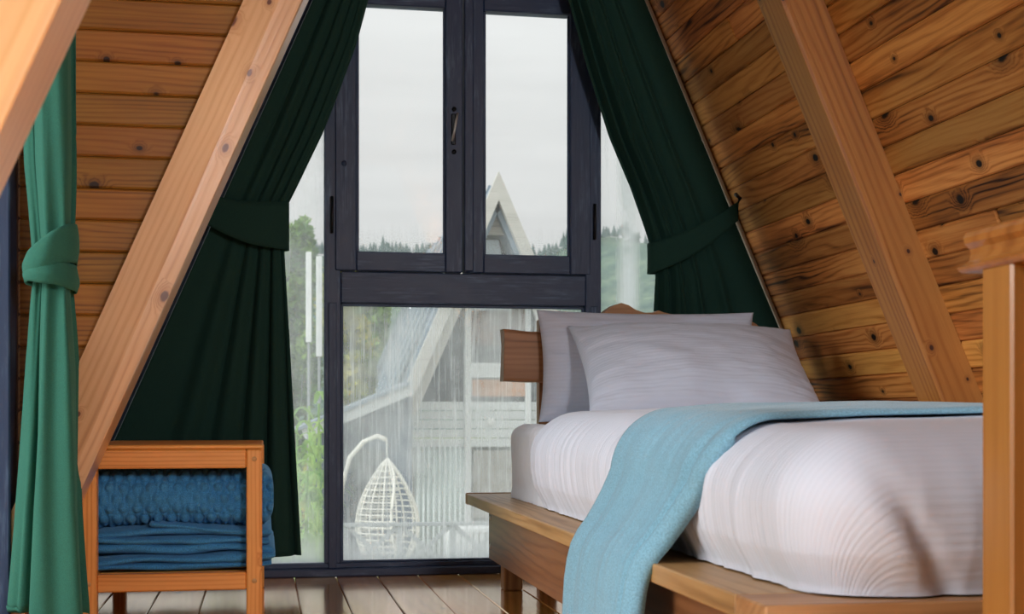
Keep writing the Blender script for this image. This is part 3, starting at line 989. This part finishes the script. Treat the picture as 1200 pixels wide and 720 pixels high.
# mattress with fitted sheet
def rounded_slab(name, x0, x1, y0, y1, zb, topf, r, rp, mat, nper, ntop, nside, disp, parent=None, under=0.0, **kw):
    """rounded-rectangle block: rings from the long axis outwards, over the rounded rim, down the side. disp(p, drop, nrm, q) -> offset vector"""
    xc = (x0 + x1) / 2
    per = []
    hx, hy = (x1 - x0) / 2, (y1 - y0) / 2
    cy = (y0 + y1) / 2
    segs = []
    # perimeter samples of a rounded rectangle
    P4 = [(hx - rp, hy - rp, 0), (-(hx - rp), hy - rp, 90), (-(hx - rp), -(hy - rp), 180), (hx - rp, -(hy - rp), 270)]
    straight = [2 * (hy - rp), 2 * (hx - rp), 2 * (hy - rp), 2 * (hx - rp)]
    arc = math.pi / 2 * rp
    tot = sum(straight) + 4 * arc
    def at(s):
        s %= tot
        # order: arc at P4[0], straight along top (towards -x), arc P4[1], straight down -x side, ...
        order = [('a', 0), ('s', 0, 1), ('a', 1), ('s', 1, 2), ('a', 2), ('s', 2, 3), ('a', 3), ('s', 3, 0)]
        for it in order:
            if it[0] == 'a':
                if s <= arc:
                    cx_, cy_, d0 = P4[it[1]]
                    an = math.radians(d0) + s / rp
                    return Vector((cx_ + rp * math.cos(an), cy_ + rp * math.sin(an))), Vector((math.cos(an), math.sin(an)))
                s -= arc
            else:
                A, Bc = P4[it[1]], P4[it[2]]
                an = math.radians(A[2] + 90)
                nrm = Vector((math.cos(an), math.sin(an)))
                a = Vector((A[0], A[1])) + nrm * rp; b = Vector((Bc[0], Bc[1])) + nrm * rp
                L = (b - a).length
                if s <= L:
                    return a + (b - a) * (s / L), nrm
                s -= L
        return Vector((hx, hy - rp)), Vector((1, 0))
    per = [at(tot * (i + 0.5) / nper) for i in range(nper)]
    med = max(0.0, hy - hx)
    V, U = [], []
    rings = []
    for k2 in range(ntop):
        rings.append(('t', (k2 + 0.02) / ntop))
    for k2 in range(9):
        rings.append(('c', k2 / 8))
    for k2 in range(1, nside + 1):
        rings.append(('s', k2 / nside))
    for kind, t in rings:
        for (p, nr) in per:
            m_ = Vector((0.0, max(-med, min(med, p.y))))
            edge = p - nr * r
            if kind == 't':
                q = m_ + (edge - m_) * t; drop = 0.0
            elif kind == 'c':
                an = t * math.pi / 2
                q = edge + nr * r * math.sin(an); drop = r * (1 - math.cos(an))
            else:
                q = p.copy(); drop = None
            X, Y = xc + q.x, cy + q.y
            zt = topf(X, Y)
            if drop is None:
                drop = r + (zt - r - zb) * t
            z = zt - drop
            base = Vector((X, Y, z))
            full = max(1e-6, zt - zb)
            d = disp(base, drop / full, nr, kind)
            b2 = base + d
            V.append(b2)
            foot = max(0.0, -nr.y)
            U.append((X - abs(nr.x) * drop, Y - foot * foot * drop))
    n = nper
    F = grid_faces(n, len(rings), True)
    F.insert(0, tuple(range(n))[::-1])
    return mesh(name, V, F, mat, parent, origin=(xc, cy, zb), uvs=U, **kw)


def d_sheet(p, d, n, k):
    w = 0.004 * nz(p.x * 9, p.y * 9, p.z * 9) + 0.0040 * nz(p.y * 45, p.z * 14, p.x * 20)
    nn = Vector((n.x, n.y, 0)) * (0.004 * math.sin(math.pi * d))
    if d > 0.93 and n.x < -0.5:
        nn += Vector((-0.012 * max(0, nz(p.y * 8, 1.0) + 0.25), 0, 0))
    return nn + Vector((n.x * w, n.y * w, w if d < 0.5 else 0))


mat_o = rounded_slab('mattress', 0.636, 1.475, 1.50, 3.548, PZ + 0.001, lambda X, Y: 0.398 + 0.034 * max(0.0, min(1.0, (Y - 2.85) / 0.25)), 0.035, 0.05, 'linen_sheet', 420, 8, 12, d_sheet,
                     label='white mattress in a fitted sheet showing beside the pillows at the headboard end', cat='mattress')


def duvet_top(X, Y):
    return 0.472 - 0.026 * max(0, (2.6 - Y)) / 1.1 - 0.012 * abs(X - 1.05) ** 2 / 0.16 + 0.004 * nz(X * 5, Y * 5, 1.0)


def d_duvet(p, d, n, k):
    v = Vector((0, 0, 0))
    side = max(0.0, min(1.0, (d - 0.1) / 0.5))
    # pleats running over the rim and down the sides
    q = p.y if abs(n.x) > 0.6 else p.x
    pl = (0.0056 * nz(q * 26, p.z * 2.5, 3.0) + 0.0042 * nz(q * 55, p.z * 3.0, 8.0)) * max(0.0, abs(abs(n.x) - abs(n.y))) ** 2
    if n.y < -0.6: pl *= 0.35
    v += Vector((n.x, n.y, 0)) * (pl * (0.35 + 0.65 * side))
    # side bulges, tucks in at the bottom
    v += Vector((n.x, n.y, 0)) * (0.018 * math.sin(math.pi * min(1, d * 1.05)) - 0.012 * max(0, d - 0.75) / 0.25)
    if k == 't':
        v.z += 0.003 * nz(p.x * 6, p.y * 22, 5.0)
    # gathered corner tuck at the foot: diagonal crease on the end face
    if n.y < -0.3 and p.x < 0.98:
        ln = (p.x - 0.655) - (0.44 - p.z) * 0.62
        v.y += 0.008 * math.exp(-(ln / 0.016) ** 2) * side - 0.007 * math.exp(-((ln + 0.035) / 0.03) ** 2) * side
    if n.y > 0.5:
        v.y -= 0.0
    return v


duv = rounded_slab('duvet', 0.612, 1.49, 1.452, 3.13, PZ + 0.003, duvet_top, 0.085, 0.10, 'linen_duvet', 900, 26, 26, d_duvet,
                   label='white striped duvet tucked over the lower part of the bed', cat='duvet')
# rumpled hem of sheet poking from under the duvet at the foot corner
V = []; nu, nv = 40, 10
for j in range(nv):
    for i in range(nu):
        u, w = i / (nu - 1), j / (nv - 1)
        yy = 1.56 - 0.14 * u; xx = 0.628 - 0.030 * math.sin(math.pi * w) * (1 - 0.5 * u) + 0.10 * max(0, u - 0.55)
        V.append((xx + 0.005 * nz(u * 7, w * 2), yy, PZ + 0.002 + 0.028 * (w if True else 0) * (0.8 + 0.4 * nz(u * 8, 3)) + 0.004 * nz(u * 9, w * 5, 2)))
# ------------------------------------------------------------------ throw
def throw_profile():
    """(x, z) from the far side of the bed over its edge to the floor"""
    pts = []
    Y = 2.05
    x = 1.44
    while x > 0.72:
        pts.append((x, duvet_top(x, Y) + 0.006)); x -= 0.02
    zt = duvet_top(0.7, Y)
    for a in range(0, 91, 6):
        an = math.radians(a)
        pts.append((0.695 - 0.098 * math.sin(an), zt - 0.09 + 0.096 * math.cos(an)))
    x0, z0 = pts[-1]
    for (x, z) in ((0.5935, 0.345), (0.585, 0.32), (0.574, 0.295), (0.561, 0.27), (0.547, 0.25), (0.537, 0.228), (0.531, 0.20), (0.527, 0.17), (0.525, 0.13), (0.523, 0.07), (0.522, 0.02)):
        pts.append((x, z))
    return pts


pr = throw_profile()
# resample
def resample(P_, step):
    P_ = [Vector(p) for p in P_]
    out = [P_[0]]; acc = 0
    for a, b in zip(P_, P_[1:]):
        L = (b - a).length; n = max(1, int(round(L / step)))
        for k2 in range(1, n + 1): out.append(a + (b - a) * k2 / n)
    return out
pr = resample(pr, 0.007)
V = []; nu = 96
for j, p in enumerate(pr):
    a = pr[max(0, j - 1)]; b = pr[min(len(pr) - 1, j + 1)]
    t = (b - a).normalized()
    nrm = Vector((-t.y, t.x)) if True else None
    if nrm.dot(Vector((-1, 1))) < 0: nrm = -nrm
    # edges in Y as a function of height / distance from the rim
    k2 = max(0.0, (p.x - 0.66) / 0.8)
    dn = max(0.0, min(1.0, (0.445 - p.y) / 0.24)) if p.x < 0.72 else 0.0
    dn = dn * dn * (3 - 2 * dn)
    yf = 2.27 + 0.07 * k2 + 0.065 * dn; yn = 1.77 + 0.02 * k2 + 0.12 * dn
    hang = max(0, min(1, (0.45 - p.y) / 0.12))
    for i in range(nu):
        u = i / (nu - 1) * 1.22
        if u <= 1.0:
            y = yf + (yn - yf) * u; back = 0.0
            rl = 0.010 * max(0, (u - 0.965) / 0.035) ** 2
        else:
            y = yn + (yf - yn) * (u - 1.0) * 1.0; back = 0.012; rl = 0.0
        fo = (0.006 * nz(u * 7, 1.5 + p.y * 0.5, p.x * .7) + 0.010 * math.exp(-((u - 0.80 - 0.04 * hang) / 0.05) ** 2) + 0.012 * math.exp(-((u - 0.95) / 0.035) ** 2) - 0.006 * math.exp(-((u - 0.88) / 0.03) ** 2)) * (0.06 + 0.94 * hang) + 0.002 * nz(u * 22, p.y * 4, p.x * 6)
        off = max(0.0, 0.004 + fo + (0.002 if u <= 1 else 0)) - rl * 0.6
        if back:
            off = -0.004 if hang > .5 else 0.001
            if hang > 0.2: off = -0.006
        q = p + nrm * off
        fit = (duvet_top(max(p.x, 0.7), y) - duvet_top(max(p.x, 0.7), 2.05)) * max(0.0, min(1.0, (p.y - 0.25) / 0.15))
        V.append((q.x, y + 0.004 * nz(p.y * 9, p.x * 4, 1.0), q.y + fit))
th = mesh('throw_blanket', V, grid_faces(nu, len(pr)), 'throw_teal', None, origin=(0.9, 2.05, 0.46),
          label='pale teal woven throw laid across the white duvet and hanging to the floor', cat='throw')
add_solid(th, 0.005)

# ------------------------------------------------------------------ pillows
def pillow(w, h, t, M, label, seed):
    nu, nv = 72, 52
    V, U = [], []
    for sgn in (1, -1):
        for j in range(nv):
            v = -1 + 2 * j / (nv - 1)
            for i in range(nu):
                u = -1 + 2 * i / (nu - 1)
                uu = math.copysign(abs(u) ** 0.85, u); vv = math.copysign(abs(v) ** 0.85, v)
                x = w / 2 * uu * (1 - 0.050 * (1 - vv * vv)); y = h / 2 * vv * (1 - 0.055 * (1 - uu * uu))
                fl = (max(0, 1 - abs(uu) ** 2.6) ** 0.62) * (max(0, 1 - abs(vv) ** 2.4) ** 0.62)
                th_ = t / 2 * fl + 0.002
                rim = max(abs(uu), abs(vv))
                th_ += (0.006 * nz(uu * 3 + seed, vv * 3, sgn) + 0.004 * nz(uu * 3 + seed, vv * 12, sgn * 2) * (0.3 + rim) + 0.0025 * nz(uu * 9, vv * 22 + seed, sgn)) * min(1, fl * 4)
                V.append((x, y, sgn * th_)); U.append((x, y))
    n0 = nu * nv
    F = grid_faces(nu, nv) + [tuple(reversed([a + n0 for a in f])) for f in grid_faces(nu, nv)]
    for i in range(nu - 1):
        F.append((i + 1, i, i + n0, i + 1 + n0)); e = (nv - 1) * nu
        F.append((e + i, e + i + 1, e + i + 1 + n0, e + i + n0))
    for j in range(nv - 1):
        F.append((j * nu, (j + 1) * nu, (j + 1) * nu + n0, j * nu + n0)); e = nu - 1
        F.append(((j + 1) * nu + e, j * nu + e, j * nu + e + n0, (j + 1) * nu + e + n0))
    me = bpy.data.meshes.new('pillow'); me.from_pydata(V, [], F); me.update(); smooth(me)
    ul = me.uv_layers.new(name='UVMap')
    for lp in me.loops: ul.data[lp.index].uv = U[lp.vertex_index]
    o = obj('pillow', me, 'linen_pillow', None, M)
    return tag(o, label, 'pillow', 'white bed pillows')


def pmat(c, lean, roll, yaw=0.0):
    # local x across the bed, y up the pillow, z towards the foot
    R = Matrix.Rotation(yaw, 4, 'Z') @ Matrix.Rotation(math.radians(90 - lean), 4, 'X') @ Matrix.Rotation(roll, 4, 'Z')
    return Matrix.Translation(c) @ R


pillow(0.60, 0.30, 0.11, pmat((1.012, 3.540, 0.588), 6, 0.0, -0.02), 'white pillow standing upright against the timber headboard', 1.0)
pillow(0.61, 0.37, 0.17, pmat((1.085, 3.355, 0.570), 50, math.radians(-0.5), -0.02), 'plump white pillow leaning in front of the other pillow', 7.0)

# ------------------------------------------------------------------ newel post with moulded rail (near, out of focus)
nw = empty('banister', (0.75, 1.26, 0), label='honey wood banister post with a rounded moulded handrail beside the bed foot', cat='banister')
box('newel_post', (0.72, 1.229, 0.0), (0.776, 1.286, 0.606), 'newel_wood', nw, axis=2, bev=0.003)
box('panel', (0.776, 1.250, 0.0), (1.42, 1.268, 0.60), 'newel_wood', nw, axis=0, bev=0.002)  # unseen guard panel, added to shade the bed foot from the fill lamp
box('panel', (0.742, 0.55, 0.0), (0.760, 1.229, 0.60), 'redwood', nw, axis=1, bev=0.002)
prof = [(-0.034, 0.604), (-0.030, 0.6015), (0.034, 0.6015), (0.040, 0.606), (0.034, 0.613), (0.028, 0.622), (0.030, 0.631), (0.026, 0.640), (0.012, 0.647), (-0.006, 0.648), (-0.020, 0.6465), (-0.0262, 0.643), (-0.0285, 0.638), (-0.027, 0.632), (-0.021, 0.6265), (-0.0195, 0.621), (-0.022, 0.614), (-0.029, 0.609), (-0.036, 0.6068)]
o = prism('handrail', [(0.748 + a, b) for a, b in prof], 0.45, 1.322, 'newel_wood', nw, origin=(0.748, 0.9, 0.62))
# ------------------------------------------------------------------ fill lamp added behind the camera, out of view
def emit(name, strength, col):
    g = new_mat(name)
    g.out(g.n('Emission', {'Color': (*col, 1), 'Strength': strength}))


def globe(name, c, r, mat, parent):
    bm = bmesh.new()
    bmesh.ops.create_uvsphere(bm, u_segments=24, v_segments=14, radius=r)
    me = bpy.data.meshes.new(name); bm.to_mesh(me); bm.free(); smooth(me)
    return obj(name, me, mat, parent, Matrix.Translation(c))


emit('fill_glow', FILL_RADIANCE, (0.90, 0.95, 1.0))
pl = empty('fill_lamp', (0.95, -1.1, 0), label='unseen globe lamp added behind the camera as fill light', cat='lamp')
globe('fill_globe', (0.95, -1.1, 1.355), 0.18, 'fill_glow', pl)
tube('pole', [(0.95, -1.1, 0.02), (0.95, -1.1, 1.21)], 0.012, 'black_metal', pl, 10)
tube('base', [(0.95, -1.1, 0.0), (0.95, -1.1, 0.02)], 0.13, 'black_metal', pl, 24)

# ------------------------------------------------------------------ outside
GZ = -2.7
mesh('ground', [(-900, 4.2, GZ), (1200, 4.2, GZ), (1200, 1500, GZ), (-900, 1500, GZ)], [(0, 1, 2, 3)], 'grass_ground', sm=False, kind='structure')
mesh('ground', [(-900, -900, GZ), (1200, -900, GZ), (1200, 4.2, GZ), (-900, 4.2, GZ)], [(0, 1, 2, 3)], 'grass_ground', sm=False, kind='structure')
mesh('bounce_yard', [(-14, -16, GZ + .02), (18, -16, GZ + .02), (18, 10.5, GZ + .02), (-14, 10.5, GZ + .02)], [(0, 1, 2, 3)], 'bounce_gravel', sm=False, kind='structure')  # pale ground added to bounce light up at the window
# wooded hills
def ridge(x):
    t = [(-500, 92), (0, 98), (60, 100), (105, 101), (150, 96), (165, 100), (190, 112), (215, 114), (235, 108), (400, 100), (900, 90)]
    return interp(t, x) + 1.6 * nz(x * 0.06, 2.0) + 0.8 * nz(x * 0.3, 5.0)
V = []; nu, nv = 260, 40
for j in range(nv):
    t = j / (nv - 1)
    for i in range(nu):
        x = -420 + 1200 * i / (nu - 1)
        y = 260 + 560 * t
        z = GZ - 2 + (ridge(x) - GZ) * (t ** 0.9) + (6 * nz(x * 0.02, y * 0.02) + 3 * nz(x * .06, y * .06, 3)) * math.sin(math.pi * t)
        V.append((x, y, z))
mesh('hills', V, grid_faces(nu, nv), 'forest_hill', kind='structure')
# conifers along the skyline, too small to count
V, F = [], []
for i in range(700):
    x = random.uniform(-60, 360); y = random.uniform(780, 822)
    h = random.uniform(2.5, 7.5) * (1.5 if random.random() < .12 else 1); r = h * random.uniform(.16, .3)
    zb = ridge(x) - 1.5 - (820 - y) * 0.10
    o0 = len(V)
    for k2 in range(6):
        an = k2 * math.pi / 3
        V.append((x + r * math.cos(an), y + r * math.sin(an), zb))
    V.append((x, y, zb + h))
    for k2 in range(6): F.append((o0 + k2, o0 + (k2 + 1) % 6, o0 + 6))
mesh('forest', V, F, 'needle', sm=False, kind='stuff', label='hazy distant conifers along the skyline', cat='forest')

# neighbouring A-frame cabin
HX, HZ, HY, HS = 2.40, 2.95, 14.0, 0.433
house = empty('cabin', (HX, 16.5, GZ), label='neighbouring pointed cabin with pale gable boards and white curtains', cat='house')
def hx(z, sd, off=0): return HX + sd * ((HZ - z) * HS - off)
NZR = Vector((1, 0, HS)).normalized()
for sd in (-1, 1):
    zb = -0.1
    a = Vector((hx(zb, sd), 0, zb)); b = Vector((HX, 0, HZ))
    nn = Vector((sd, 0, HS)).normalized()
    poly = [a, b, b - nn * 0.10 - Vector((0, 0, 0.12)), a - nn * 0.10]
    prism('roof', [(p.x, p.z) for p in poly], HY + 0.1, HY + 6.5, 'metal_roof', house)
    # standing seams
    for k2 in range(9):
        yy = HY + 0.5 + k2 * 0.7
        beam('roof_seam', (a.x + nn.x * .015, yy, a.z), (b.x + nn.x * .015, yy, b.z), 0.03, 0.03, nn, 'metal_roof', house, bev=0)
    for (d0, d1, ya, yb, mt) in ((-0.03, 0.10, HY, HY + 0.10, 'barge_wood'),):
        q0, q1 = Vector((hx(zb, sd, d0), 0, zb)), Vector((hx(zb, sd, d1), 0, zb))
        prism('barge_board', [(q0.x, zb), (q1.x, zb), (HX, HZ - d1 / HS), (HX, HZ - d0 / HS)], ya, yb, mt, house)
for sd in (-1, 1):
    prism('soffit_board', [(hx(-.1, sd, .10), -.1), (hx(-.1, sd, .21), -.1), (hx(1.95, sd, .21), 1.95), (hx(1.95, sd, .10), 1.95)], HY + 0.08, HY + 0.14, 'barge_wood', house)
YG = HY + 0.5
# gable boards at the peak
for k2 in range(4):
    z0 = 2.38 + k2 * 0.09
    prism('siding_board', [(hx(z0, -1, .05), z0), (hx(z0, 1, .05), z0), (hx(z0 + .085, 1, .05), z0 + .085), (hx(z0 + .085, -1, .05), z0 + .085)], YG - 0.3, YG - 0.27, 'grey_siding', house)
prism('gable_glass', [(hx(.62, -1, .05), .62), (hx(.62, 1, .05), .62), (hx(2.38, 1, .05), 2.38), (hx(2.38, -1, .05), 2.38)], YG + 0.02, YG + 0.06, 'dark_glass', house)
prism('pane_reflection', [(2.16, 1.6), (2.62, 1.6), (2.47, 2.36), (2.31, 2.36)], YG - 0.06, YG - 0.03, 'reflection_tone', house)  # pale panel painted as the reflection in the gable window
for k2 in range(5):
    z0 = 0.14 + k2 * 0.098
    prism('siding_board', [(hx(z0, -1, .05), z0), (hx(z0, 1, .05), z0), (hx(z0 + .09, 1, .05), z0 + .09), (hx(z0 + .09, -1, .05), z0 + .09)], YG - 0.06, YG, 'white_siding', house)
prism('lower_wall', [(1.28, -1.3), (3.52, -1.3), (3.52, .14), (1.28, .14)], YG + 0.25, YG + 0.3, 'grey_siding', house)
for (xa, xb) in ((2.10, 2.17), (2.76, 2.82), (1.50, 1.545)):
    box('post', (xa, YG - 0.10, -1.3), (xb, YG - 0.03, 1.7 if xa > 1.6 else 0.14), 'white_paint', house, axis=2, bev=0.005)
box('shelf_board', (2.18, YG - 0.08, 0.68), (2.76, YG - 0.02, 0.86), 'orange_board', house)
box('pale_band', (2.16, YG - 0.09, 0.88), (2.78, YG - 0.02, 1.04), 'white_paint', house)
box('roof_reflection', (2.17, YG - 0.05, 1.22), (2.76, YG + 0.0, 1.66), 'brown_roof', house)  # brown panel painting a roof reflected in the gable glass
box('socket_plate', (2.345, YG - 0.085, 0.37), (2.42, YG - 0.06, 0.445), 'white_outlet', house, bev=0.006)
box('wall_panel', (2.20, YG - 0.05, -0.62), (2.62, YG, 0.10), 'grey_siding', house, axis=2)
box('wall_panel', (2.62, YG - 0.05, -1.2), (2.80, YG, 0.10), 'orange_board', house, axis=2)
# pleated white curtain behind the lower glazing
V = []; nu = 120
for j, z in enumerate((0.14, -1.2)):
    for i in range(nu):
        u = i / (nu - 1)
        V.append((1.56 + 0.54 * u, YG - 0.06 + 0.03 * math.sin(u * 60 + 2 * nz(u * 9, 1)), z))
o = mesh('white_drape', V, grid_faces(nu, 2), 'sheer_white', house); add_solid(o, 0.004)

# deck, railing, hanging chair, crate
mesh('terrace', [(0.3, 10.6, -1.22), (5, 10.6, -1.22), (5, 14.6, -1.22), (0.3, 14.6, -1.22)], [(0, 1, 2, 3)], 'grey_siding', sm=False, kind='structure')
rl = empty('railing', (1.9, 11, -1.22), label='pale grey deck railing with crossed braces in front of the cabin', cat='railing')
box('top_rail', (0.62, 10.97, -0.425), (3.2, 11.03, -0.395), 'rail_grey', rl, bev=0.004)
box('bottom_rail', (0.62, 10.98, -1.12), (3.2, 11.02, -1.09), 'rail_grey', rl, bev=0.004)
xs_ = [0.62 + 0.43 * k2 for k2 in range(7)]
for xx in xs_:
    box('post', (xx, 10.98, -1.22), (xx + 0.045, 11.02, -0.40), 'rail_grey', rl, axis=2, bev=0.004)
for a, b in zip(xs_, xs_[1:]):
    beam('brace', (a + .04, 11.0, -0.43), (b, 11.0, -0.78), 0.035, 0.02, (0, 0, 1), 'rail_grey', rl, bev=0.003)
    beam('brace', (a + .04, 11.0, -0.78), (b, 11.0, -0.43), 0.035, 0.02, (0, 0, 1), 'rail_grey', rl, bev=0.003)
# egg chair
eg = empty('hanging_chair', (1.06, 12, -1.2), label='white wicker egg chair hanging on a curved stand on the deck', cat='chair')
def eggr(t):   # t 0 top .. 1 bottom
    return 0.27 * math.sin(math.pi * min(1, t ** 1.15)) ** 0.72 + 0.004
EZ0, EZ1, EX, EY = 0.09, -0.98, 1.06, 12.0
L1 = []
nr = 20
for k2 in range(1, nr):
    t = k2 / nr
    r = eggr(t); z = EZ0 + (EZ1 - EZ0) * t
    o0 = math.radians(250) if 0.18 < t < 0.8 else None
    if o0 is None:
        L1.append(([(EX + r * math.cos(q), EY + r * math.sin(q), z) for q in [2 * math.pi * i / 28 for i in range(28)]], 0.007, 5, True))
    else:
        gap = 1.0 * math.sin(math.pi * (t - .18) / .62)
        st_ = math.radians(-52) + gap / 2; en = math.radians(-52) + 2 * math.pi - gap / 2
        L1.append(([(EX + r * math.cos(q), EY + r * math.sin(q), z) for q in [st_ + (en - st_) * i / 27 for i in range(28)]], 0.007, 5, False))
V, F = merge_tubes(L1); mesh('wicker_rings', V, F, 'wicker', eg)
L2 = []
for k2 in range(14):
    q = 2 * math.pi * k2 / 14
    if 0.35 < ((q - math.radians(-52)) % (2 * math.pi)) < 2 * math.pi - 0.35:
        L2.append(([(EX + eggr(t / 24) * math.cos(q), EY + eggr(t / 24) * math.sin(q), EZ0 + (EZ1 - EZ0) * t / 24) for t in range(25)], 0.008, 5, False))
V, F = merge_tubes(L2); mesh('wicker_ribs', V, F, 'wicker', eg)
for sg in (-1, 1):
    pts = []
    for t in range(25):
        q = math.radians(-52) + sg * 0.62 * math.sin(math.pi * t / 24)
        pts.append((EX + eggr(t / 24) * math.cos(q) * 1.02, EY + eggr(t / 24) * math.sin(q) * 1.02, EZ0 + (EZ1 - EZ0) * t / 24))
    tube('opening_rim', pts, 0.014, 'wicker', eg, 6)
tube('stand_pole', [(0.66, 12.1, -1.2), (0.655, 12.1, -0.5), (0.67, 12.1, -0.15), (0.74, 12.1, 0.10), (0.86, 12.08, 0.24), (0.98, 12.05, 0.29), (1.05, 12.0, 0.26)], 0.022, 'wicker', eg, 8)
tube('suspension', [(1.055, 12.0, 0.27), (1.06, 12.0, 0.08)], 0.008, 'wicker', eg, 6)
tube('base_ring', [(1.0 + .45 * math.cos(q), 12.05 + .45 * math.sin(q), -1.19) for q in [2 * math.pi * i / 28 for i in range(28)]], 0.022, 'wicker', eg, 8, closed=True)
cr2 = empty('crate', (1.72, 11.6, -1.22), label='white slatted crate standing on the deck behind the railing', cat='crate')
for k2 in range(7):
    box('slat', (1.55 + k2 * 0.052, 11.5, -1.2), (1.588 + k2 * 0.052, 11.52, -0.52), 'white_paint', cr2, axis=2, bev=0.004)
box('top_board', (1.54, 11.49, -0.53), (1.92, 11.85, -0.49), 'white_paint', cr2, bev=0.004)
box('side_panel', (1.54, 11.52, -1.2), (1.56, 11.85, -0.53), 'white_paint', cr2, bev=0.004)
box('side_panel', (1.90, 11.52, -1.2), (1.92, 11.85, -0.53), 'white_paint', cr2, bev=0.004)

# lean-to shed with pale fascia
sh = empty('shed', (0.95, 13.0, -1.3), label='low slate blue lean-to shed with a pale roof edge left of the cabin', cat='shed')
sh['label'] = 'low slate blue lean-to shed with a pale roof edge beside the cabin'
beam('roof_edge', (0.35, 12.75, 0.30), (1.36, 12.75, 0.72), 0.11, 0.06, (0, 0, 1), 'shed_fascia', sh, bev=0.006)
prism('roof', [(0.30, 0.33), (1.36, 0.77), (1.36, 0.80), (0.30, 0.36)], 12.7, 14.2, 'metal_roof', sh)
prism('wall', [(0.45, -1.3), (1.38, -1.3), (1.38, 0.68), (0.45, 0.29)], 12.95, 13.05, 'shed_wall', sh)
box('corner_post', (0.66, 12.86, -1.3), (0.70, 12.94, 0.34), 'rail_grey', sh, axis=2)
box('window', (0.80, 12.92, -0.5), (1.10, 12.95, 0.15), 'dark_glass', sh)

# pale sign posts in the garden
for (xa, xb, za, zb, yy) in ((0.36, 0.41, 1.12, 1.92, 12.2), (0.455, 0.51, 1.0, 1.90, 12.35)):
    o = empty('garden_post', ((xa + xb) / 2, yy, GZ))
    tag(o, 'white garden post with an upright panel, ' + ('slimmer and further from the window frame' if xa < .45 else 'partly hidden by the window frame'), 'post')
    box('panel', (xa, yy, za), (xb, yy + 0.03, zb), 'white_paint', o, bev=0.004)
    box('pole', ((xa + xb) / 2 - .012, yy + .03, GZ), ((xa + xb) / 2 + .012, yy + .055, zb - .1), 'rail_grey', o, axis=2)


# trees and shrubs
def leaves(blobs, n, size, mat, parent, name='foliage', seed=0):
    rr = random.Random(seed)
    V, F = [], []
    for k2 in range(n):
        c, rad = rr.choice(blobs)
        while True:
            d = Vector((rr.uniform(-1, 1), rr.uniform(-1, 1), rr.uniform(-1, 1)))
            if 0.2 < d.length <= 1: break
        d = d.normalized() * (d.length ** 0.4)
        p = Vector(c) + Vector((d.x * rad[0], d.y * rad[1], d.z * rad[2]))
        s = size * rr.uniform(.6, 1.4)
        a = Vector((rr.gauss(0, 1), rr.gauss(0, 1), rr.gauss(0, .7))).normalized()
        b = a.cross(Vector((rr.gauss(0, 1), rr.gauss(0, 1), rr.gauss(0, 1)))).normalized()
        o0 = len(V)
        V += [p - a * s, p + b * s * .42, p + a * s, p - b * s * .42]
        F.append((o0, o0 + 1, o0 + 2, o0 + 3))
    return mesh(name, V, F, mat, parent, sm=False)


def tree(x, y, ztop, w, mat, label, seed, n=5000, size=0.07):
    rr = random.Random(seed)
    r = empty('tree', (x, y, GZ), label=label, cat='tree', group='garden trees')
    h = ztop - GZ
    tube('trunk', [(x, y, GZ), (x + .05, y, GZ + h * .4), (x - .03, y + .05, GZ + h * .8)], [0.10, 0.07, 0.03], 'bark', r, 8)
    blobs = []
    for k2 in range(14):
        t = rr.uniform(.25, .92)
        ww = w * (1 - 0.55 * t)
        blobs.append(((x + rr.uniform(-.7, .7) * ww, y + rr.uniform(-.7, .7) * ww, GZ + h * t), (ww * .55, ww * .55, h * .12)))
    blobs.append(((x, y, ztop - h * .08), (w * .25, w * .25, h * .09)))
    leaves(blobs, n, size, mat, r, seed=seed)
    return r


tree(0.86, 15.0, 2.35, 0.50, 'leaf_olive', 'olive yellow tree rising behind the shed roof', 3, 7000, 0.06)
tree(1.75, 24.0, 3.1, 0.85, 'leaf_green', 'green tree standing further back behind the cabin roof', 4, 5000, 0.09)
tree(0.35, 19.0, 3.05, 0.62, 'leaf_green', 'soft green tree filling the narrow side pane beside the curtain', 5, 8000, 0.08)
tree(-0.6, 22.0, 2.9, 0.9, 'leaf_olive', 'yellowish tree mostly covered by the curtain in the narrow side pane', 6, 5000, 0.09)
# tall leafy plants close to the narrow pane
rr = random.Random(5)
for k2, (px, py, ht, lab) in enumerate(((0.13, 7.6, .42, 'tall lime green leafy plant touching the curtain edge in view'), (0.255, 8.8, .62, 'tall lime green leafy plant in the middle of the narrow pane'),
                                      (0.415, 9.7, .40, 'tall lime green leafy plant close to the dark window post'))):
    r = empty('corn_plant', (px, py, GZ), label=lab, cat='plant', group='leafy plants outside the narrow pane')
    for s_ in range(4):
        sx, sy = px + rr.uniform(-.09, .09), py + rr.uniform(-.15, .15)
        zt = ht - rr.uniform(0, .35)
        st_ = tube('stem', [(sx, sy, GZ), (sx + rr.uniform(-.04, .04), sy, zt)], [0.02, 0.008], 'leaf_lime', r, 6)
        V, F = [], []
        for l in range(26):
            z = zt - l * 0.085
            an = rr.uniform(0, 6.28); L = rr.uniform(.12, .24)
            d = Vector((math.cos(an), math.sin(an), 0)); sd = Vector((-d.y, d.x, 0))
            for q in range(5):
                t = q / 4
                p = Vector((sx, sy, z)) + d * (L * t) + Vector((0, 0, 0.10 * math.sin(t * 2.4) - 0.06 * t * t))
                w = 0.022 * math.sin(math.pi * (0.12 + 0.86 * t))
                V += [p - sd * w, p + sd * w]
            o0 = len(V) - 10
            for q in range(4): F.append((o0 + q * 2, o0 + q * 2 + 1, o0 + q * 2 + 3, o0 + q * 2 + 2))
        mesh('leaves', V, F, 'leaf_lime', r)
